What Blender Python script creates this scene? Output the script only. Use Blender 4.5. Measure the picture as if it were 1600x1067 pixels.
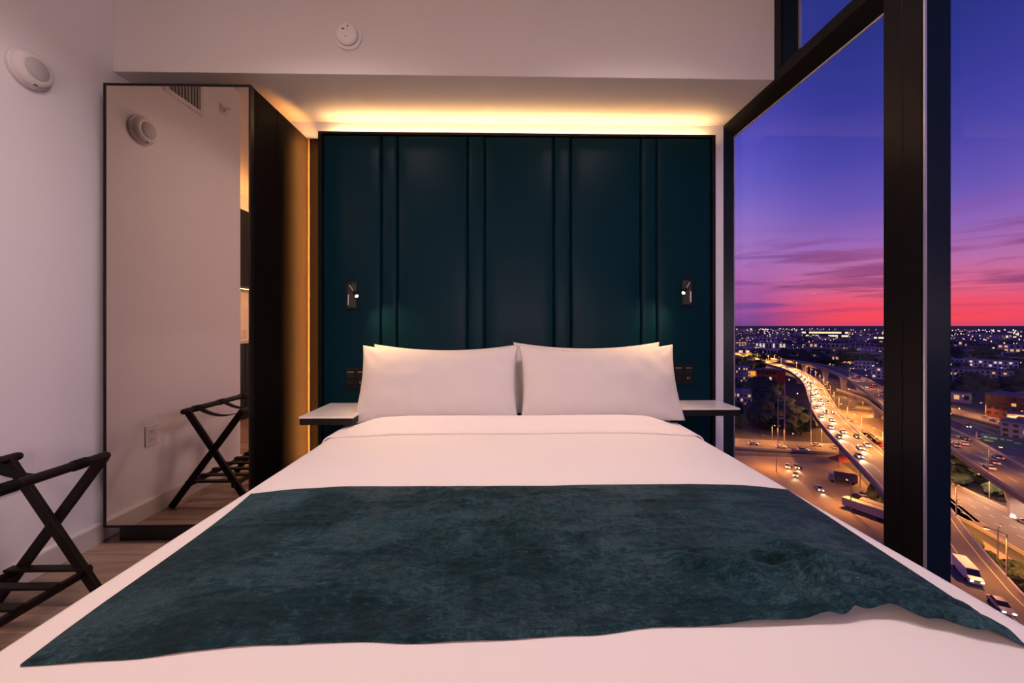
import bpy, bmesh, math, random
from mathutils import Vector, Matrix, noise

# ------------------------------------------------------------------ scene, camera, sky, large lights, exposure
for _o in list(bpy.data.objects):
    bpy.data.objects.remove(_o)
S = bpy.context.scene
C = S.collection
PI = math.pi
rnd = random.Random(7)


def lin(r, g, b):
    def f(c):
        c = c / 255.0
        return c / 12.92 if c <= 0.04045 else ((c + 0.055) / 1.055) ** 2.4
    return (f(r), f(g), f(b), 1.0)


EYE = 1.08
cam_data = bpy.data.cameras.new('camera')
cam_data.sensor_width = 36.0
cam_data.lens = 36.0 * 600.0 / 1600.0
cam_data.shift_y = -24.5 / 1600.0
cam_data.clip_start = 0.02
cam_data.clip_end = 60000.0
cam = bpy.data.objects.new('camera', cam_data)
cam.location = (0, 0, EYE)
cam.rotation_euler = (PI / 2, 0, -0.0195)
C.objects.link(cam)
S.camera = cam

S.view_settings.view_transform = 'Standard'
S.view_settings.look = 'None'
S.view_settings.exposure = 0.0
S.view_settings.gamma = 1.0
S.view_settings.use_curve_mapping = False
S.cycles.use_denoising = True
S.cycles.max_bounces = 8
S.cycles.transparent_max_bounces = 16
S.cycles.sample_clamp_indirect = 4.0
S.cycles.caustics_reflective = False
S.cycles.caustics_refractive = False
S.cycles.use_light_tree = True


class NT:
    """thin helper around a node tree"""
    def __init__(self, tree):
        self.t = tree
        tree.nodes.clear()

    def n(self, typ, **kw):
        nd = self.t.nodes.new(typ)
        for k, v in kw.items():
            setattr(nd, k, v)
        return nd

    def l(self, a, b):
        self.t.links.new(a, b)

    def math(self, op, a, b=None, c=None, clamp=False):
        nd = self.n('ShaderNodeMath', operation=op, use_clamp=clamp)
        for i, x in enumerate((a, b, c)):
            if x is None:
                continue
            if isinstance(x, (int, float)):
                nd.inputs[i].default_value = x
            else:
                self.l(x, nd.inputs[i])
        return nd.outputs[0]

    def ramp(self, fac, stops, interp='LINEAR'):
        nd = self.n('ShaderNodeValToRGB')
        cr = nd.color_ramp
        cr.interpolation = interp
        while len(cr.elements) < len(stops):
            cr.elements.new(0.5)
        for e, (p, col) in zip(cr.elements, stops):
            e.position = p
            e.color = col
        self.l(fac, nd.inputs[0])
        return nd.outputs[0]

    def mix(self, fac, a, b, mode='MIX'):
        nd = self.n('ShaderNodeMix', data_type='RGBA', blend_type=mode)
        for sock, x in ((nd.inputs[0], fac), (nd.inputs[6], a), (nd.inputs[7], b)):
            if isinstance(x, (int, float)):
                sock.default_value = x
            elif isinstance(x, tuple):
                sock.default_value = x
            else:
                self.l(x, sock)
        return nd.outputs[2]

    def noise(self, vec=None, scale=5, detail=2, rough=0.5, dist=0.0):
        nd = self.n('ShaderNodeTexNoise')
        nd.inputs['Scale'].default_value = scale
        nd.inputs['Detail'].default_value = detail
        nd.inputs['Roughness'].default_value = rough
        nd.inputs['Distortion'].default_value = dist
        if vec is not None:
            self.l(vec, nd.inputs['Vector'])
        return nd.outputs['Fac']

    def mapping(self, vec, scale=(1, 1, 1), loc=(0, 0, 0)):
        nd = self.n('ShaderNodeMapping')
        nd.inputs['Scale'].default_value = scale
        nd.inputs['Location'].default_value = loc
        self.l(vec, nd.inputs['Vector'])
        return nd.outputs[0]


def build_world():
    w = bpy.data.worlds.new('dusk_sky')
    S.world = w
    w.use_nodes = True
    t = NT(w.node_tree)
    tc = t.n('ShaderNodeTexCoord')
    d = tc.outputs['Generated']
    sep = t.n('ShaderNodeSeparateXYZ')
    t.l(d, sep.inputs[0])
    x, y, z = sep.outputs
    elev = t.math('DIVIDE', t.math('ARCSINE', z), PI / 2, clamp=True)      # 0 horizon, 1 zenith
    e = lambda deg: deg / 90.0
    away = t.ramp(elev, [(0, lin(112, 66, 132)), (e(1.5), lin(150, 78, 150)), (e(4.5), lin(174, 92, 156)), (e(8.5), lin(166, 110, 182)),
                         (e(12), lin(146, 110, 190)), (e(17), lin(104, 92, 188)), (e(22), lin(80, 74, 180)),
                         (e(28), lin(60, 60, 160)), (e(40), lin(38, 48, 130)), (1, lin(24, 34, 96))])
    glow = t.ramp(elev, [(0, lin(215, 70, 104)), (e(0.8), lin(246, 74, 88)), (e(2.2), lin(238, 78, 100)), (e(4), lin(220, 100, 134)),
                         (e(6.5), lin(184, 108, 164)), (e(9.5), lin(146, 100, 180)), (e(13), lin(106, 85, 175)),
                         (e(18), lin(74, 68, 164)), (e(23), lin(54, 56, 148)), (e(29), lin(38, 48, 130)), (1, lin(22, 32, 92))])
    az = math.radians(47.5)
    hl = t.math('SQRT', t.math('ADD', t.math('MULTIPLY', x, x), t.math('MULTIPLY', y, y)))
    dot = t.math('DIVIDE', t.math('ADD', t.math('MULTIPLY', x, math.sin(az)), t.math('MULTIPLY', y, math.cos(az))),
                 t.math('MAXIMUM', hl, 1e-4))
    mr = t.n('ShaderNodeMapRange', interpolation_type='SMOOTHSTEP')
    mr.inputs[1].default_value = 0.966
    mr.inputs[2].default_value = 0.9985
    t.l(dot, mr.inputs[0])
    col = t.mix(mr.outputs[0], away, glow)
    v = t.mapping(d, (2.2, 2.2, 26.0))
    nf = t.noise(v, 1.7, 5, 0.55, 0.6)
    cf = t.n('ShaderNodeMapRange', interpolation_type='SMOOTHSTEP')
    cf.inputs[1].default_value = 0.44
    cf.inputs[2].default_value = 0.64
    t.l(nf, cf.inputs[0])
    band = t.ramp(elev, [(0, (0, 0, 0, 1)), (e(1), (.35, .35, .35, 1)), (e(3), (1, 1, 1, 1)), (e(8), (.9, .9, .9, 1)), (e(12.5), (0, 0, 0, 1))])
    fac = t.math('MULTIPLY', cf.outputs[0], band)
    cl = t.mix(t.math('MULTIPLY', fac, 0.82), col, t.mix(mr.outputs[0], lin(104, 66, 140), lin(134, 62, 112)))
    below = t.math('LESS_THAN', z, 0.0)
    cl = t.mix(below, cl, lin(40, 34, 56))
    bg = t.n('ShaderNodeBackground')
    t.l(cl, bg.inputs[0])
    bg.inputs[1].default_value = 1.1
    out = t.n('ShaderNodeOutputWorld')
    t.l(bg.outputs[0], out.inputs[0])


build_world()

FILL_COLOR = (1.0, 0.75, 0.72)
# added fill lamps: x, y, watts, beam spread, where
FILL_LAMPS = [(-0.85, 1.15, 13.0, 2.5, 'over the wardrobe side of the bed'), (0.72, 1.15, 13.0, 2.5, 'over the window side of the bed')]
FILL_GLOBES = [(0.95, -1.7, 1.15, 'near the window'), (-0.1, -2.3, 1.30, 'near the end wall')]  # globes added out of view as fill light
FILL_GLOBE_STRENGTH = 66.0
COVE_STRENGTH = 74.0
COVE_COLOR = (1.0, 0.54, 0.21)
SODIUM = (1.0, 0.375, 0.080)


def area_light(name, loc, rot, power, color, shape='DISK', size=0.4, size_y=None, parent=None, spread=PI):
    ld = bpy.data.lights.new(name, 'AREA')
    ld.energy = power
    ld.color = color
    ld.shape = shape
    ld.size = size
    ld.spread = spread
    if size_y:
        ld.size_y = size_y
    o = bpy.data.objects.new(name, ld)
    o.location = loc
    o.rotation_euler = rot
    C.objects.link(o)
    if parent:
        o.parent = parent
        o.matrix_parent_inverse = Matrix.Translation(-parent.location)
    return o


for _x, _y, _w, _s, _n in FILL_LAMPS:                # light of the added ceiling fill lamps built further down
    area_light('fill_ceiling_light', (_x, _y, 2.765), (0, 0, 0), _w, FILL_COLOR, size=0.44, spread=_s)
area_light('kitchen_light', (-2.55, -0.9, 2.80), (0, 0, 0), 24.0, (1.0, 0.50, 0.18), size=0.3)
area_light('cabinet_top_fill', (-3.38, -1.0, 2.53), (PI, 0, 0), 20.0, (1.0, 0.46, 0.13), 'RECTANGLE', .08, 2.2)  # uplight added to warm the kitchen ceiling

# ------------------------------------------------------------------ materials
M = {}


def princ(name, color, rough=0.6, metal=0.0, spec=0.5, emit=None, emit_s=0.0, sheen=0.0, coat=0.0):
    m = bpy.data.materials.new(name)
    m.use_nodes = True
    t = NT(m.node_tree)
    b = t.n('ShaderNodeBsdfPrincipled')
    o = t.n('ShaderNodeOutputMaterial')
    t.l(b.outputs[0], o.inputs[0])
    b.inputs['Base Color'].default_value = color if len(color) == 4 else (*color, 1)
    b.inputs['Roughness'].default_value = rough
    b.inputs['Metallic'].default_value = metal
    b.inputs['Specular IOR Level'].default_value = spec
    b.inputs['Sheen Weight'].default_value = sheen
    b.inputs['Coat Weight'].default_value = coat
    if emit:
        b.inputs['Emission Color'].default_value = emit if len(emit) == 4 else (*emit, 1)
        b.inputs['Emission Strength'].default_value = emit_s
    M[name] = m
    return m, t, b


def bump(t, b, height, strength=0.2, dist=0.01):
    bp = t.n('ShaderNodeBump')
    bp.inputs['Strength'].default_value = strength
    bp.inputs['Distance'].default_value = dist
    t.l(height, bp.inputs['Height'])
    t.l(bp.outputs[0], b.inputs['Normal'])


def tinted(name, c1, c2, scale=6, rough=0.6, stretch=(1, 1, 1), detail=4, bump_s=0.0, bump_d=0.002, **kw):
    m, t, b = princ(name, c1, rough, **kw)
    tc = t.n('ShaderNodeTexCoord')
    v = t.mapping(tc.outputs['Object'], stretch)
    nf = t.noise(v, scale, detail, 0.55)
    t.l(t.mix(nf, c1, c2), b.inputs['Base Color'])
    if bump_s:
        bump(t, b, nf, bump_s, bump_d)
    return m


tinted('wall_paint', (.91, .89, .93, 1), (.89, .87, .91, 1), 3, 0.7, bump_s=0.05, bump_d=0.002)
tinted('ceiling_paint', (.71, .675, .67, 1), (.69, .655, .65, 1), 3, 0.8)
tinted('trim_paint', (.80, .76, .75, 1), (.78, .74, .73, 1), 5, 0.45)
tinted('dark_veneer', (.0036, .0030, .0032, 1), (.0085, .0060, .0052, 1), 3, 0.6, spec=0.03, stretch=(14, 14, .6), detail=6, bump_s=0.08, bump_d=0.001)
tinted('black_laminate', (.006, .0055, .006, 1), (.010, .009, .010, 1), 12, 0.45, spec=0.25)
tinted('black_metal', (.006, .0055, .0065, 1), (.009, .008, .009, 1), 30, 0.4, metal=0.0, spec=0.18)
tinted('frame_sky_blue', (.0018, .0062, .019, 1), (.0026, .0075, .023, 1), 20, 0.30, metal=0.0, spec=0.15)  # reflected sky blue put into the colour of the frame cheeks
tinted('frame_dark', (.005, .0045, .005, 1), (.007, .006, .007, 1), 20, 0.36, spec=0.12)
tinted('silver_metal', (.55, .54, .56, 1), (.6, .6, .6, 1), 40, 0.3, metal=0.7)
tinted('chrome', (.75, .74, .74, 1), (.8, .8, .8, 1), 40, 0.18, metal=1.0)
tinted('white_plastic', (.80, .77, .76, 1), (.78, .75, .74, 1), 10, 0.4)
tinted('grey_plastic', (.55, .53, .54, 1), (.50, .49, .50, 1), 60, 0.55)
tinted('dark_hole', (.02, .02, .02, 1), (.03, .028, .028, 1), 10, 0.7)
tinted('rack_wood', (.005, .0035, .0032, 1), (.011, .007, .006, 1), 5, 0.5, stretch=(3, 3, 3), detail=5, spec=0.15)
tinted('rack_strap', (.004, .0035, .004, 1), (.008, .007, .007, 1), 60, 0.85, spec=0.1)
tinted('filler_board', (.0010, .0008, .0008, 1), (.0022, .0015, .0013, 1), 3, 0.7, stretch=(14, 14, .6), spec=0.04)
tinted('light_line_edge', (.05, .038, .030, 1), (.065, .048, .038, 1), 8, 0.6, spec=0.1)  # for the strip added to catch the side light
princ('mirror_glass', (.66, .56, .47), 0.0, 1.0)
tinted('marble_top', (.90, .86, .83, 1), (.82, .77, .73, 1), 7, 0.25, stretch=(1, 2.5, 1), detail=8)


def fabric_mat(name, c1, c2, weave=900, rough=0.85, sheen=0.15, wr_scale=9, wr=0.25):
    m, t, b = princ(name, c1, rough, spec=0.2, sheen=sheen)
    tc = t.n('ShaderNodeTexCoord')
    nf = t.noise(tc.outputs['Object'], 4, 3)
    t.l(t.mix(nf, c1, c2), b.inputs['Base Color'])
    w1 = t.noise(tc.outputs['Object'], weave, 1)
    w2 = t.noise(tc.outputs['Object'], wr_scale, 4, 0.5, 0.4)
    h = t.math('ADD', t.math('MULTIPLY', w1, 0.05), w2)
    bump(t, b, h, wr, 0.01)
    return m


fabric_mat('white_linen', (.84, .80, .79, 1), (.81, .77, .765, 1), wr=0.16, wr_scale=7)
fabric_mat('pillow_cotton', (.66, .615, .61, 1), (.63, .59, .585, 1), wr=0.38, wr_scale=8)


def leather_mat():
    m, t, b = princ('teal_leather', (.006, .032, .042), 0.30, spec=0.05)
    tc = t.n('ShaderNodeTexCoord')
    nf = t.noise(tc.outputs['Object'], 2.2, 3)
    t.l(t.mix(nf, (.0018, .0165, .027, 1), (.0024, .0195, .0315, 1)), b.inputs['Base Color'])
    v = t.n('ShaderNodeTexVoronoi')
    v.inputs['Scale'].default_value = 420
    t.l(tc.outputs['Object'], v.inputs['Vector'])
    bump(t, b, v.outputs['Distance'], 0.12, 0.0008)


leather_mat()


def velvet_mat():
    """crushed velvet: nap sheen and crease shade are put into the colour"""
    m, t, b = princ('teal_velvet', (.02, .06, .07), 0.45, spec=0.2, sheen=0.10)
    b.inputs['Sheen Roughness'].default_value = 0.35
    b.inputs['Sheen Tint'].default_value = (.12, .55, .66, 1)
    tc = t.n('ShaderNodeTexCoord')
    o = tc.outputs['Object']
    big = t.noise(t.mapping(o, (1.6, 2.6, 1)), 2.4, 3, 0.5, 0.5)
    fine = t.noise(t.mapping(o, (9, 26, 5)), 3.0, 6, 0.62, 1.2)
    streak = t.noise(t.mapping(o, (42, 5, 5)), 1.6, 4, 0.6, 0.9)
    speck = t.noise(t.mapping(o, (30, 62, 20)), 2.2, 5, 0.65, 1.6)
    f = t.math('ADD', t.math('MULTIPLY', big, 0.34), t.math('ADD', t.math('MULTIPLY', fine, 0.33), t.math('ADD', t.math('MULTIPLY', streak, 0.12), t.math('MULTIPLY', speck, 0.245))))
    vo = t.n('ShaderNodeTexVoronoi', distance='CHEBYCHEV')
    vo.inputs['Scale'].default_value = 5.0
    vo.inputs['Randomness'].default_value = 0.9
    warp = t.n('ShaderNodeVectorMath', operation='MULTIPLY_ADD')
    nz = t.n('ShaderNodeTexNoise')
    nz.inputs['Scale'].default_value = 9
    nz.inputs['Detail'].default_value = 4
    t.l(o, nz.inputs['Vector'])
    t.l(nz.outputs['Color'], warp.inputs[0])
    warp.inputs[1].default_value = (.10, .05, 0)
    t.l(t.mapping(o, (1, 1.5, 1)), warp.inputs[2])
    t.l(warp.outputs[0], vo.inputs['Vector'])
    sv = t.n('ShaderNodeSeparateColor')
    t.l(vo.outputs['Color'], sv.inputs[0])
    f = t.math('ADD', f, t.math('MULTIPLY', t.math('SUBTRACT', sv.outputs[0], .5), .06))
    col = t.ramp(f, [(0.425, (.0012, .012, .017, 1)), (0.475, (.007, .037, .057, 1)), (0.515, (.019, .070, .099, 1)), (0.570, (.064, .146, .188, 1))])  # sheen of the nap painted as paler and darker teal
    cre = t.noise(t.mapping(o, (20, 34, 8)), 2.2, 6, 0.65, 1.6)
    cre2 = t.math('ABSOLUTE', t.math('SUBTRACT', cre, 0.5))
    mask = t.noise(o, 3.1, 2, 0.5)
    crease_shade = t.n('ShaderNodeMapRange')
    crease_shade.inputs[1].default_value = 0.0
    crease_shade.inputs[2].default_value = 0.05
    t.l(cre2, crease_shade.inputs[0])
    col = t.mix(t.math('MULTIPLY', t.math('SUBTRACT', 1.0, crease_shade.outputs[0]), 0.75), col, (.0012, .012, .017, 1))  # wrinkle shade painted as dark crease lines
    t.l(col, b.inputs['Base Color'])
    h = t.math('ADD', t.math('MULTIPLY', t.math('MULTIPLY', cre2, mask), -1.8), t.math('MULTIPLY', streak, 0.22))
    bump(t, b, h, 1.0, 0.055)


velvet_mat()


def plank_mat():
    m, t, b = princ('oak_plank', (.2, .12, .08), 0.36, spec=0.4)
    tc = t.n('ShaderNodeTexCoord')
    oi = t.n('ShaderNodeObjectInfo')
    mp = t.n('ShaderNodeMapping')
    mp.inputs['Scale'].default_value = (1.2, 16, 16)
    t.l(tc.outputs['Object'], mp.inputs['Vector'])
    cx = t.n('ShaderNodeCombineXYZ')
    t.l(t.math('MULTIPLY', oi.outputs['Random'], 37.0), cx.inputs[1])
    t.l(cx.outputs[0], mp.inputs['Location'])
    g = t.noise(mp.outputs[0], 3.0, 6, 0.62, 0.5)
    c = t.ramp(g, [(0.25, (.21, .135, .100, 1)), (0.5, (.36, .245, .185, 1)), (0.75, (.47, .33, .26, 1))])
    tone = t.math('ADD', t.math('MULTIPLY', oi.outputs['Random'], 0.4), 0.78)
    hsv = t.n('ShaderNodeHueSaturation')
    t.l(c, hsv.inputs['Color'])
    t.l(tone, hsv.inputs['Value'])
    t.l(hsv.outputs[0], b.inputs['Base Color'])
    bump(t, b, g, 0.12, 0.001)


plank_mat()


def glass_mat():
    m = bpy.data.materials.new('window_glass')
    m.use_nodes = True
    t = NT(m.node_tree)
    tr = t.n('ShaderNodeBsdfTransparent')
    tr.inputs[0].default_value = (.97, .975, .985, 1)
    gl = t.n('ShaderNodeBsdfGlossy')
    gl.inputs['Roughness'].default_value = 0.0
    fr = t.n('ShaderNodeLayerWeight')
    mx = t.n('ShaderNodeMixShader')
    t.l(t.math('MULTIPLY_ADD', t.math('POWER', fr.outputs['Facing'], 5.0), 0.35, 0.008), mx.inputs[0])
    t.l(tr.outputs[0], mx.inputs[1])
    t.l(gl.outputs[0], mx.inputs[2])
    o = t.n('ShaderNodeOutputMaterial')
    t.l(mx.outputs[0], o.inputs[0])
    M['window_glass'] = m


glass_mat()


def emit_mat(name, color, strength, sampled=False):
    m, t, b = princ(name, (.02, .02, .02), 0.5, emit=color, emit_s=strength)
    if not sampled:
        m.cycles.emission_sampling = 'NONE'
    return m


emit_mat('cove_led', COVE_COLOR, COVE_STRENGTH, True)
emit_mat('side_led', (1.0, 0.42, 0.11), 4.0)
emit_mat('reading_led', (1.0, .62, .24), 9.0)
emit_mat('fill_diffuser', (1.0, .80, .72), 3.0)
emit_mat('fill_globe_lit', (*FILL_COLOR, 1), FILL_GLOBE_STRENGTH, True)
emit_mat('sodium_bulb', SODIUM, 14.0)
emit_mat('window_lit_warm', (1.0, .55, .22), .8)
emit_mat('window_lit_white', (1.0, .76, .50), .9)
emit_mat('arena_lit', (1.0, .80, .42), 1.5)
emit_mat('sign_yellow', (1.0, .38, .03), 1.0)
emit_mat('headlight_on', (1.0, .84, .58), 9.0)
emit_mat('taillight_on', (1.0, .10, .05), 3.5)
emit_mat('city_bulb_warm', (1.0, .62, .34), 2.4)
emit_mat('city_bulb_white', (1.0, .86, .76), 2.6)
emit_mat('city_bulb_red', (1.0, .2, .2), 1.2)
emit_mat('screen_sign_green', (.03, .22, .24), 0.35)
# outdoors
tinted('asphalt', (.135, .108, .098, 1), (.18, .148, .135, 1), 0.25, 0.8)
tinted('concrete', (.34, .30, .28, 1), (.42, .38, .35, 1), 0.3, 0.85)
tinted('dirt_ground', (.26, .19, .13, 1), (.36, .27, .19, 1), 0.08, 0.95)
tinted('city_ground', (.055, .048, .052, 1), (.12, .105, .11, 1), 0.012, 1.0, detail=9)
tinted('leaf_dark', (.020, .034, .018, 1), (.055, .075, .035, 1), 1.2, 0.9)
tinted('bark', (.05, .035, .025, 1), (.08, .06, .045, 1), 2, 0.9)
tinted('facade_grey', (.30, .28, .30, 1), (.36, .34, .36, 1), 0.4, 0.85)
tinted('facade_cream', (.50, .44, .40, 1), (.56, .50, .46, 1), 0.4, 0.85)
tinted('facade_white', (.60, .57, .60, 1), (.66, .63, .66, 1), 0.4, 0.85)
tinted('facade_brick', (.15, .03, .025, 1), (.20, .045, .035, 1), 0.8, 0.85)
tinted('facade_dark', (.10, .085, .095, 1), (.15, .13, .14, 1), 0.4, 0.85)
tinted('roof_grey', (.15, .14, .16, 1), (.22, .2, .22, 1), 0.3, 0.9)
tinted('window_dark', (.012, .013, .02, 1), (.03, .03, .04, 1), 1, 0.2)
tinted('paint_line', (.65, .62, .58, 1), (.6, .58, .55, 1), 1, 0.7)
tinted('pole_metal', (.30, .25, .22, 1), (.36, .31, .28, 1), 2, 0.5)
tinted('sign_green', (.01, .12, .12, 1), (.012, .14, .13, 1), 3, 0.5)
tinted('tent_red', (.55, .10, .05, 1), (.62, .14, .07, 1), 1, 0.8)
for nm, c in (('car_white', (.6, .6, .6)), ('car_silver', (.32, .32, .34)), ('car_black', (.02, .02, .022)), ('car_red', (.32, .02, .02))):
    princ(nm, c, 0.3, spec=0.5)
princ('tyre', (.012, .012, .012), 0.9)

# ------------------------------------------------------------------ mesh helpers


class MB:
    def __init__(self):
        self.v = []
        self.f = []

    def add(self, vs, fs):
        n = len(self.v)
        self.v += [tuple(q) for q in vs]
        self.f += [tuple(i + n for i in q) for q in fs]
        return self

    def box(self, x0, x1, y0, y1, z0, z1, mat=None):
        vs = [Vector((x, y, z)) for z in (z0, z1) for y in (y0, y1) for x in (x0, x1)]
        if mat is not None:
            vs = [mat @ q for q in vs]
        return self.add(vs, [(0, 2, 3, 1), (4, 5, 7, 6), (0, 1, 5, 4), (2, 6, 7, 3), (0, 4, 6, 2), (1, 3, 7, 5)])

    def prism(self, poly, a, b, axis='z'):
        """closed polygon (2 coords) extruded between a and b along an axis"""
        n = len(poly)
        put = {'z': lambda p, h: (p[0], p[1], h), 'y': lambda p, h: (p[0], h, p[1]), 'x': lambda p, h: (h, p[0], p[1])}[axis]
        vs = [put(p, a) for p in poly] + [put(p, b) for p in poly]
        fs = [tuple(range(n))[::-1], tuple(range(n, 2 * n))] + [(i, (i + 1) % n, n + (i + 1) % n, n + i) for i in range(n)]
        return self.add(vs, fs)

    def bar(self, p, q, w, h, up=(0, 0, 1)):
        """rectangular bar from p to q"""
        p, q = Vector(p), Vector(q)
        d = (q - p).normalized()
        u = Vector(up)
        s = d.cross(u)
        if s.length < 1e-6:
            s = Vector((1, 0, 0))
        s.normalize()
        u = s.cross(d)
        vs = []
        for c in (p, q):
            for a, b in ((-1, -1), (1, -1), (1, 1), (-1, 1)):
                vs.append(c + s * (a * w / 2) + u * (b * h / 2))
        return self.add(vs, [(3, 2, 1, 0), (4, 5, 6, 7), (0, 1, 5, 4), (1, 2, 6, 5), (2, 3, 7, 6), (3, 0, 4, 7)])

    def tube(self, pts, r, n=10, cap=True):
        pts = [Vector(p) for p in pts]
        rs = r if isinstance(r, (list, tuple)) else [r] * len(pts)
        vs, fs = [], []
        for i, p in enumerate(pts):
            a, b = pts[max(i - 1, 0)], pts[min(i + 1, len(pts) - 1)]
            d = (b - a).normalized()
            u = Vector((0, 0, 1)) if abs(d.z) < 0.9 else Vector((1, 0, 0))
            s = d.cross(u).normalized()
            u = s.cross(d)
            for k in range(n):
                t = 2 * PI * k / n
                vs.append(p + (s * math.cos(t) + u * math.sin(t)) * rs[i])
        for i in range(len(pts) - 1):
            for k in range(n):
                fs.append((i * n + k, i * n + (k + 1) % n, (i + 1) * n + (k + 1) % n, (i + 1) * n + k))
        if cap:
            fs.append(tuple(range(n))[::-1])
            fs.append(tuple(range((len(pts) - 1) * n, len(pts) * n)))
        return self.add(vs, fs)

    def lathe(self, prof, mat, n=32):
        """profile of (radius, height) about local z, placed by a matrix"""
        vs, fs = [], []
        for r, h in prof:
            for k in range(n):
                t = 2 * PI * k / n
                vs.append(mat @ Vector((r * math.cos(t), r * math.sin(t), h)))
        m = len(prof)
        for i in range(m - 1):
            for k in range(n):
                fs.append((i * n + k, i * n + (k + 1) % n, (i + 1) * n + (k + 1) % n, (i + 1) * n + k))
        fs.append(tuple(range(n))[::-1])
        fs.append(tuple(range((m - 1) * n, m * n)))
        return self.add(vs, fs)

    def mesh(self, name, m, bevel=0.0, segs=2, smooth=False):
        me = bpy.data.meshes.new(name)
        me.from_pydata(self.v, [], self.f)
        bm = bmesh.new()
        bm.from_mesh(me)
        bmesh.ops.recalc_face_normals(bm, faces=bm.faces)
        if bevel:
            bmesh.ops.bevel(bm, geom=[e for e in bm.edges if len(e.link_faces) == 2 and e.calc_face_angle(0) > 0.5],
                            offset=bevel, segments=segs, profile=0.6, affect='EDGES', clamp_overlap=True)
        bm.to_mesh(me)
        bm.free()
        me.materials.append(M[m] if isinstance(m, str) else m)
        if smooth:
            me.polygons.foreach_set('use_smooth', [True] * len(me.polygons))
            if smooth != 'all':
                try:
                    me.set_sharp_from_angle(angle=0.7)
                except Exception:
                    pass
        return me


def put(name, me, parent=None, kind=None, label=None, cat=None, group=None):
    o = bpy.data.objects.new(name, me)
    C.objects.link(o)
    if parent is not None:
        o.parent = parent
        if parent.parent is None:
            o.matrix_parent_inverse = Matrix.Translation(-parent.location)
    tag(o, label, cat, group, kind)
    return o


def tag(o, label=None, cat=None, group=None, kind=None):
    if label:
        o['label'] = label
    if cat:
        o['category'] = cat
    if group:
        o['group'] = group
    if kind:
        o['kind'] = kind
    return o


def thing(name, label, cat, loc=(0, 0, 0), group=None):
    o = bpy.data.objects.new(name, None)
    o.empty_display_size = 0.1
    o.location = loc
    C.objects.link(o)
    return tag(o, label, cat, group)


def copy_tree(o, parent=None):
    c = o.copy()
    C.objects.link(c)
    if parent is not None:
        c.parent = parent
        c.matrix_parent_inverse = o.matrix_parent_inverse
    for ch in [q for q in KIDS.get(o.name, [])]:
        copy_tree(ch, c)
    return c


KIDS = {}


def kid(o):
    KIDS.setdefault(o.parent.name, []).append(o)
    return o


def struct(name, mb, m, parent=None, bevel=0.0):
    me = mb.mesh(name, m, bevel)
    return put(name, me, parent, None if parent else 'structure')


# ------------------------------------------------------------------ the room
XL, XR, XG = -2.02, 1.44, 1.50          # wall beside the bed, inner face of the glazing, glass line
YN, YS = 2.50, -3.2
ZC, ZS, YP = 2.86, 2.392, 2.02          # ceiling, underside of the soffit, its face

floor = struct('floor', MB().box(-3.6, 1.62, YS - .1, YN + .1, -0.14, -0.02), 'dark_hole')
# planks run across the room
pw, row, y = 0.14, 0, YN
plank_cache = {}
while y > YS:
    y0 = max(y - pw, YS)
    x = -3.55 - (row * 0.47) % 1.3
    while x < 1.60:
        L = 1.3
        xa, xb = max(x, -3.55), min(x + L, 1.60)
        if xb - xa > 0.03:
            key = (round(xb - xa, 3), round(y - y0, 3))
            if key not in plank_cache:
                a, b = key
                plank_cache[key] = MB().box(-a / 2 + .0008, a / 2 - .0008, -b / 2 + .0008, b / 2 - .0008, -0.02, 0).mesh('plank', 'oak_plank', 0.0012, 1)
            o = put('plank', plank_cache[key], floor)
            o.location = ((xa + xb) / 2, (y + y0) / 2, 0)
        x += L
    y -= pw
    row += 1

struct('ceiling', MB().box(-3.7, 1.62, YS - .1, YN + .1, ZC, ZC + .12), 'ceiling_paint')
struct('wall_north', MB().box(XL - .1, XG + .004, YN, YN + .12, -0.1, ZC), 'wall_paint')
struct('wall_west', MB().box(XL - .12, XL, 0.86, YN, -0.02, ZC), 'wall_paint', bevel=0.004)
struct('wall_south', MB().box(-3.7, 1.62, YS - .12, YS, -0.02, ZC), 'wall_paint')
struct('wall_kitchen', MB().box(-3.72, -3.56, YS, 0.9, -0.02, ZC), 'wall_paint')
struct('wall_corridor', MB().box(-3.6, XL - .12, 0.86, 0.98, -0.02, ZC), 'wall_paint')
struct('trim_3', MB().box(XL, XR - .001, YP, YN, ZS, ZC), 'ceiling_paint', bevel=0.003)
bb = MB()
bb.prism([(XL, 0), (XL + .014, 0), (XL + .014, .090), (XL + .010, .098), (XL, .098)], 0.86, 1.962, 'y')
struct('baseboard_west', bb, 'trim_paint')
struct('baseboard_north', MB().box(1.36, XR, YN - .012, YN, 0, .098), 'trim_paint')

# ------------------------------------------------------------------ glazing along the east side
HEAD = [(XR, 2.374), (XR, 2.428), (XG, 2.486), (XG + .004, 2.486), (XG + .004, 2.312), (XG, 2.312)]


def pane(name, y0, y1, z0, z1, parent):
    return put(name, MB().box(XG, XG + .004, y0, y1, z0, z1).mesh(name, 'window_glass'), parent)


def win(name):
    o = bpy.data.objects.new(name, None)
    o['kind'] = 'structure'
    C.objects.link(o)
    return o


def post_mesh(ya, yb, z0, z1, near):
    """one mullion profile; its camera-side cheek splays out to the glass"""
    p = [(XR, yb), (XR, ya), (XG, ya - .02 if near else ya), (XG + .0045, ya - .02 if near else ya), (XG + .0045, yb)]
    return MB().prism(p, z0, z1, 'z')


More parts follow.
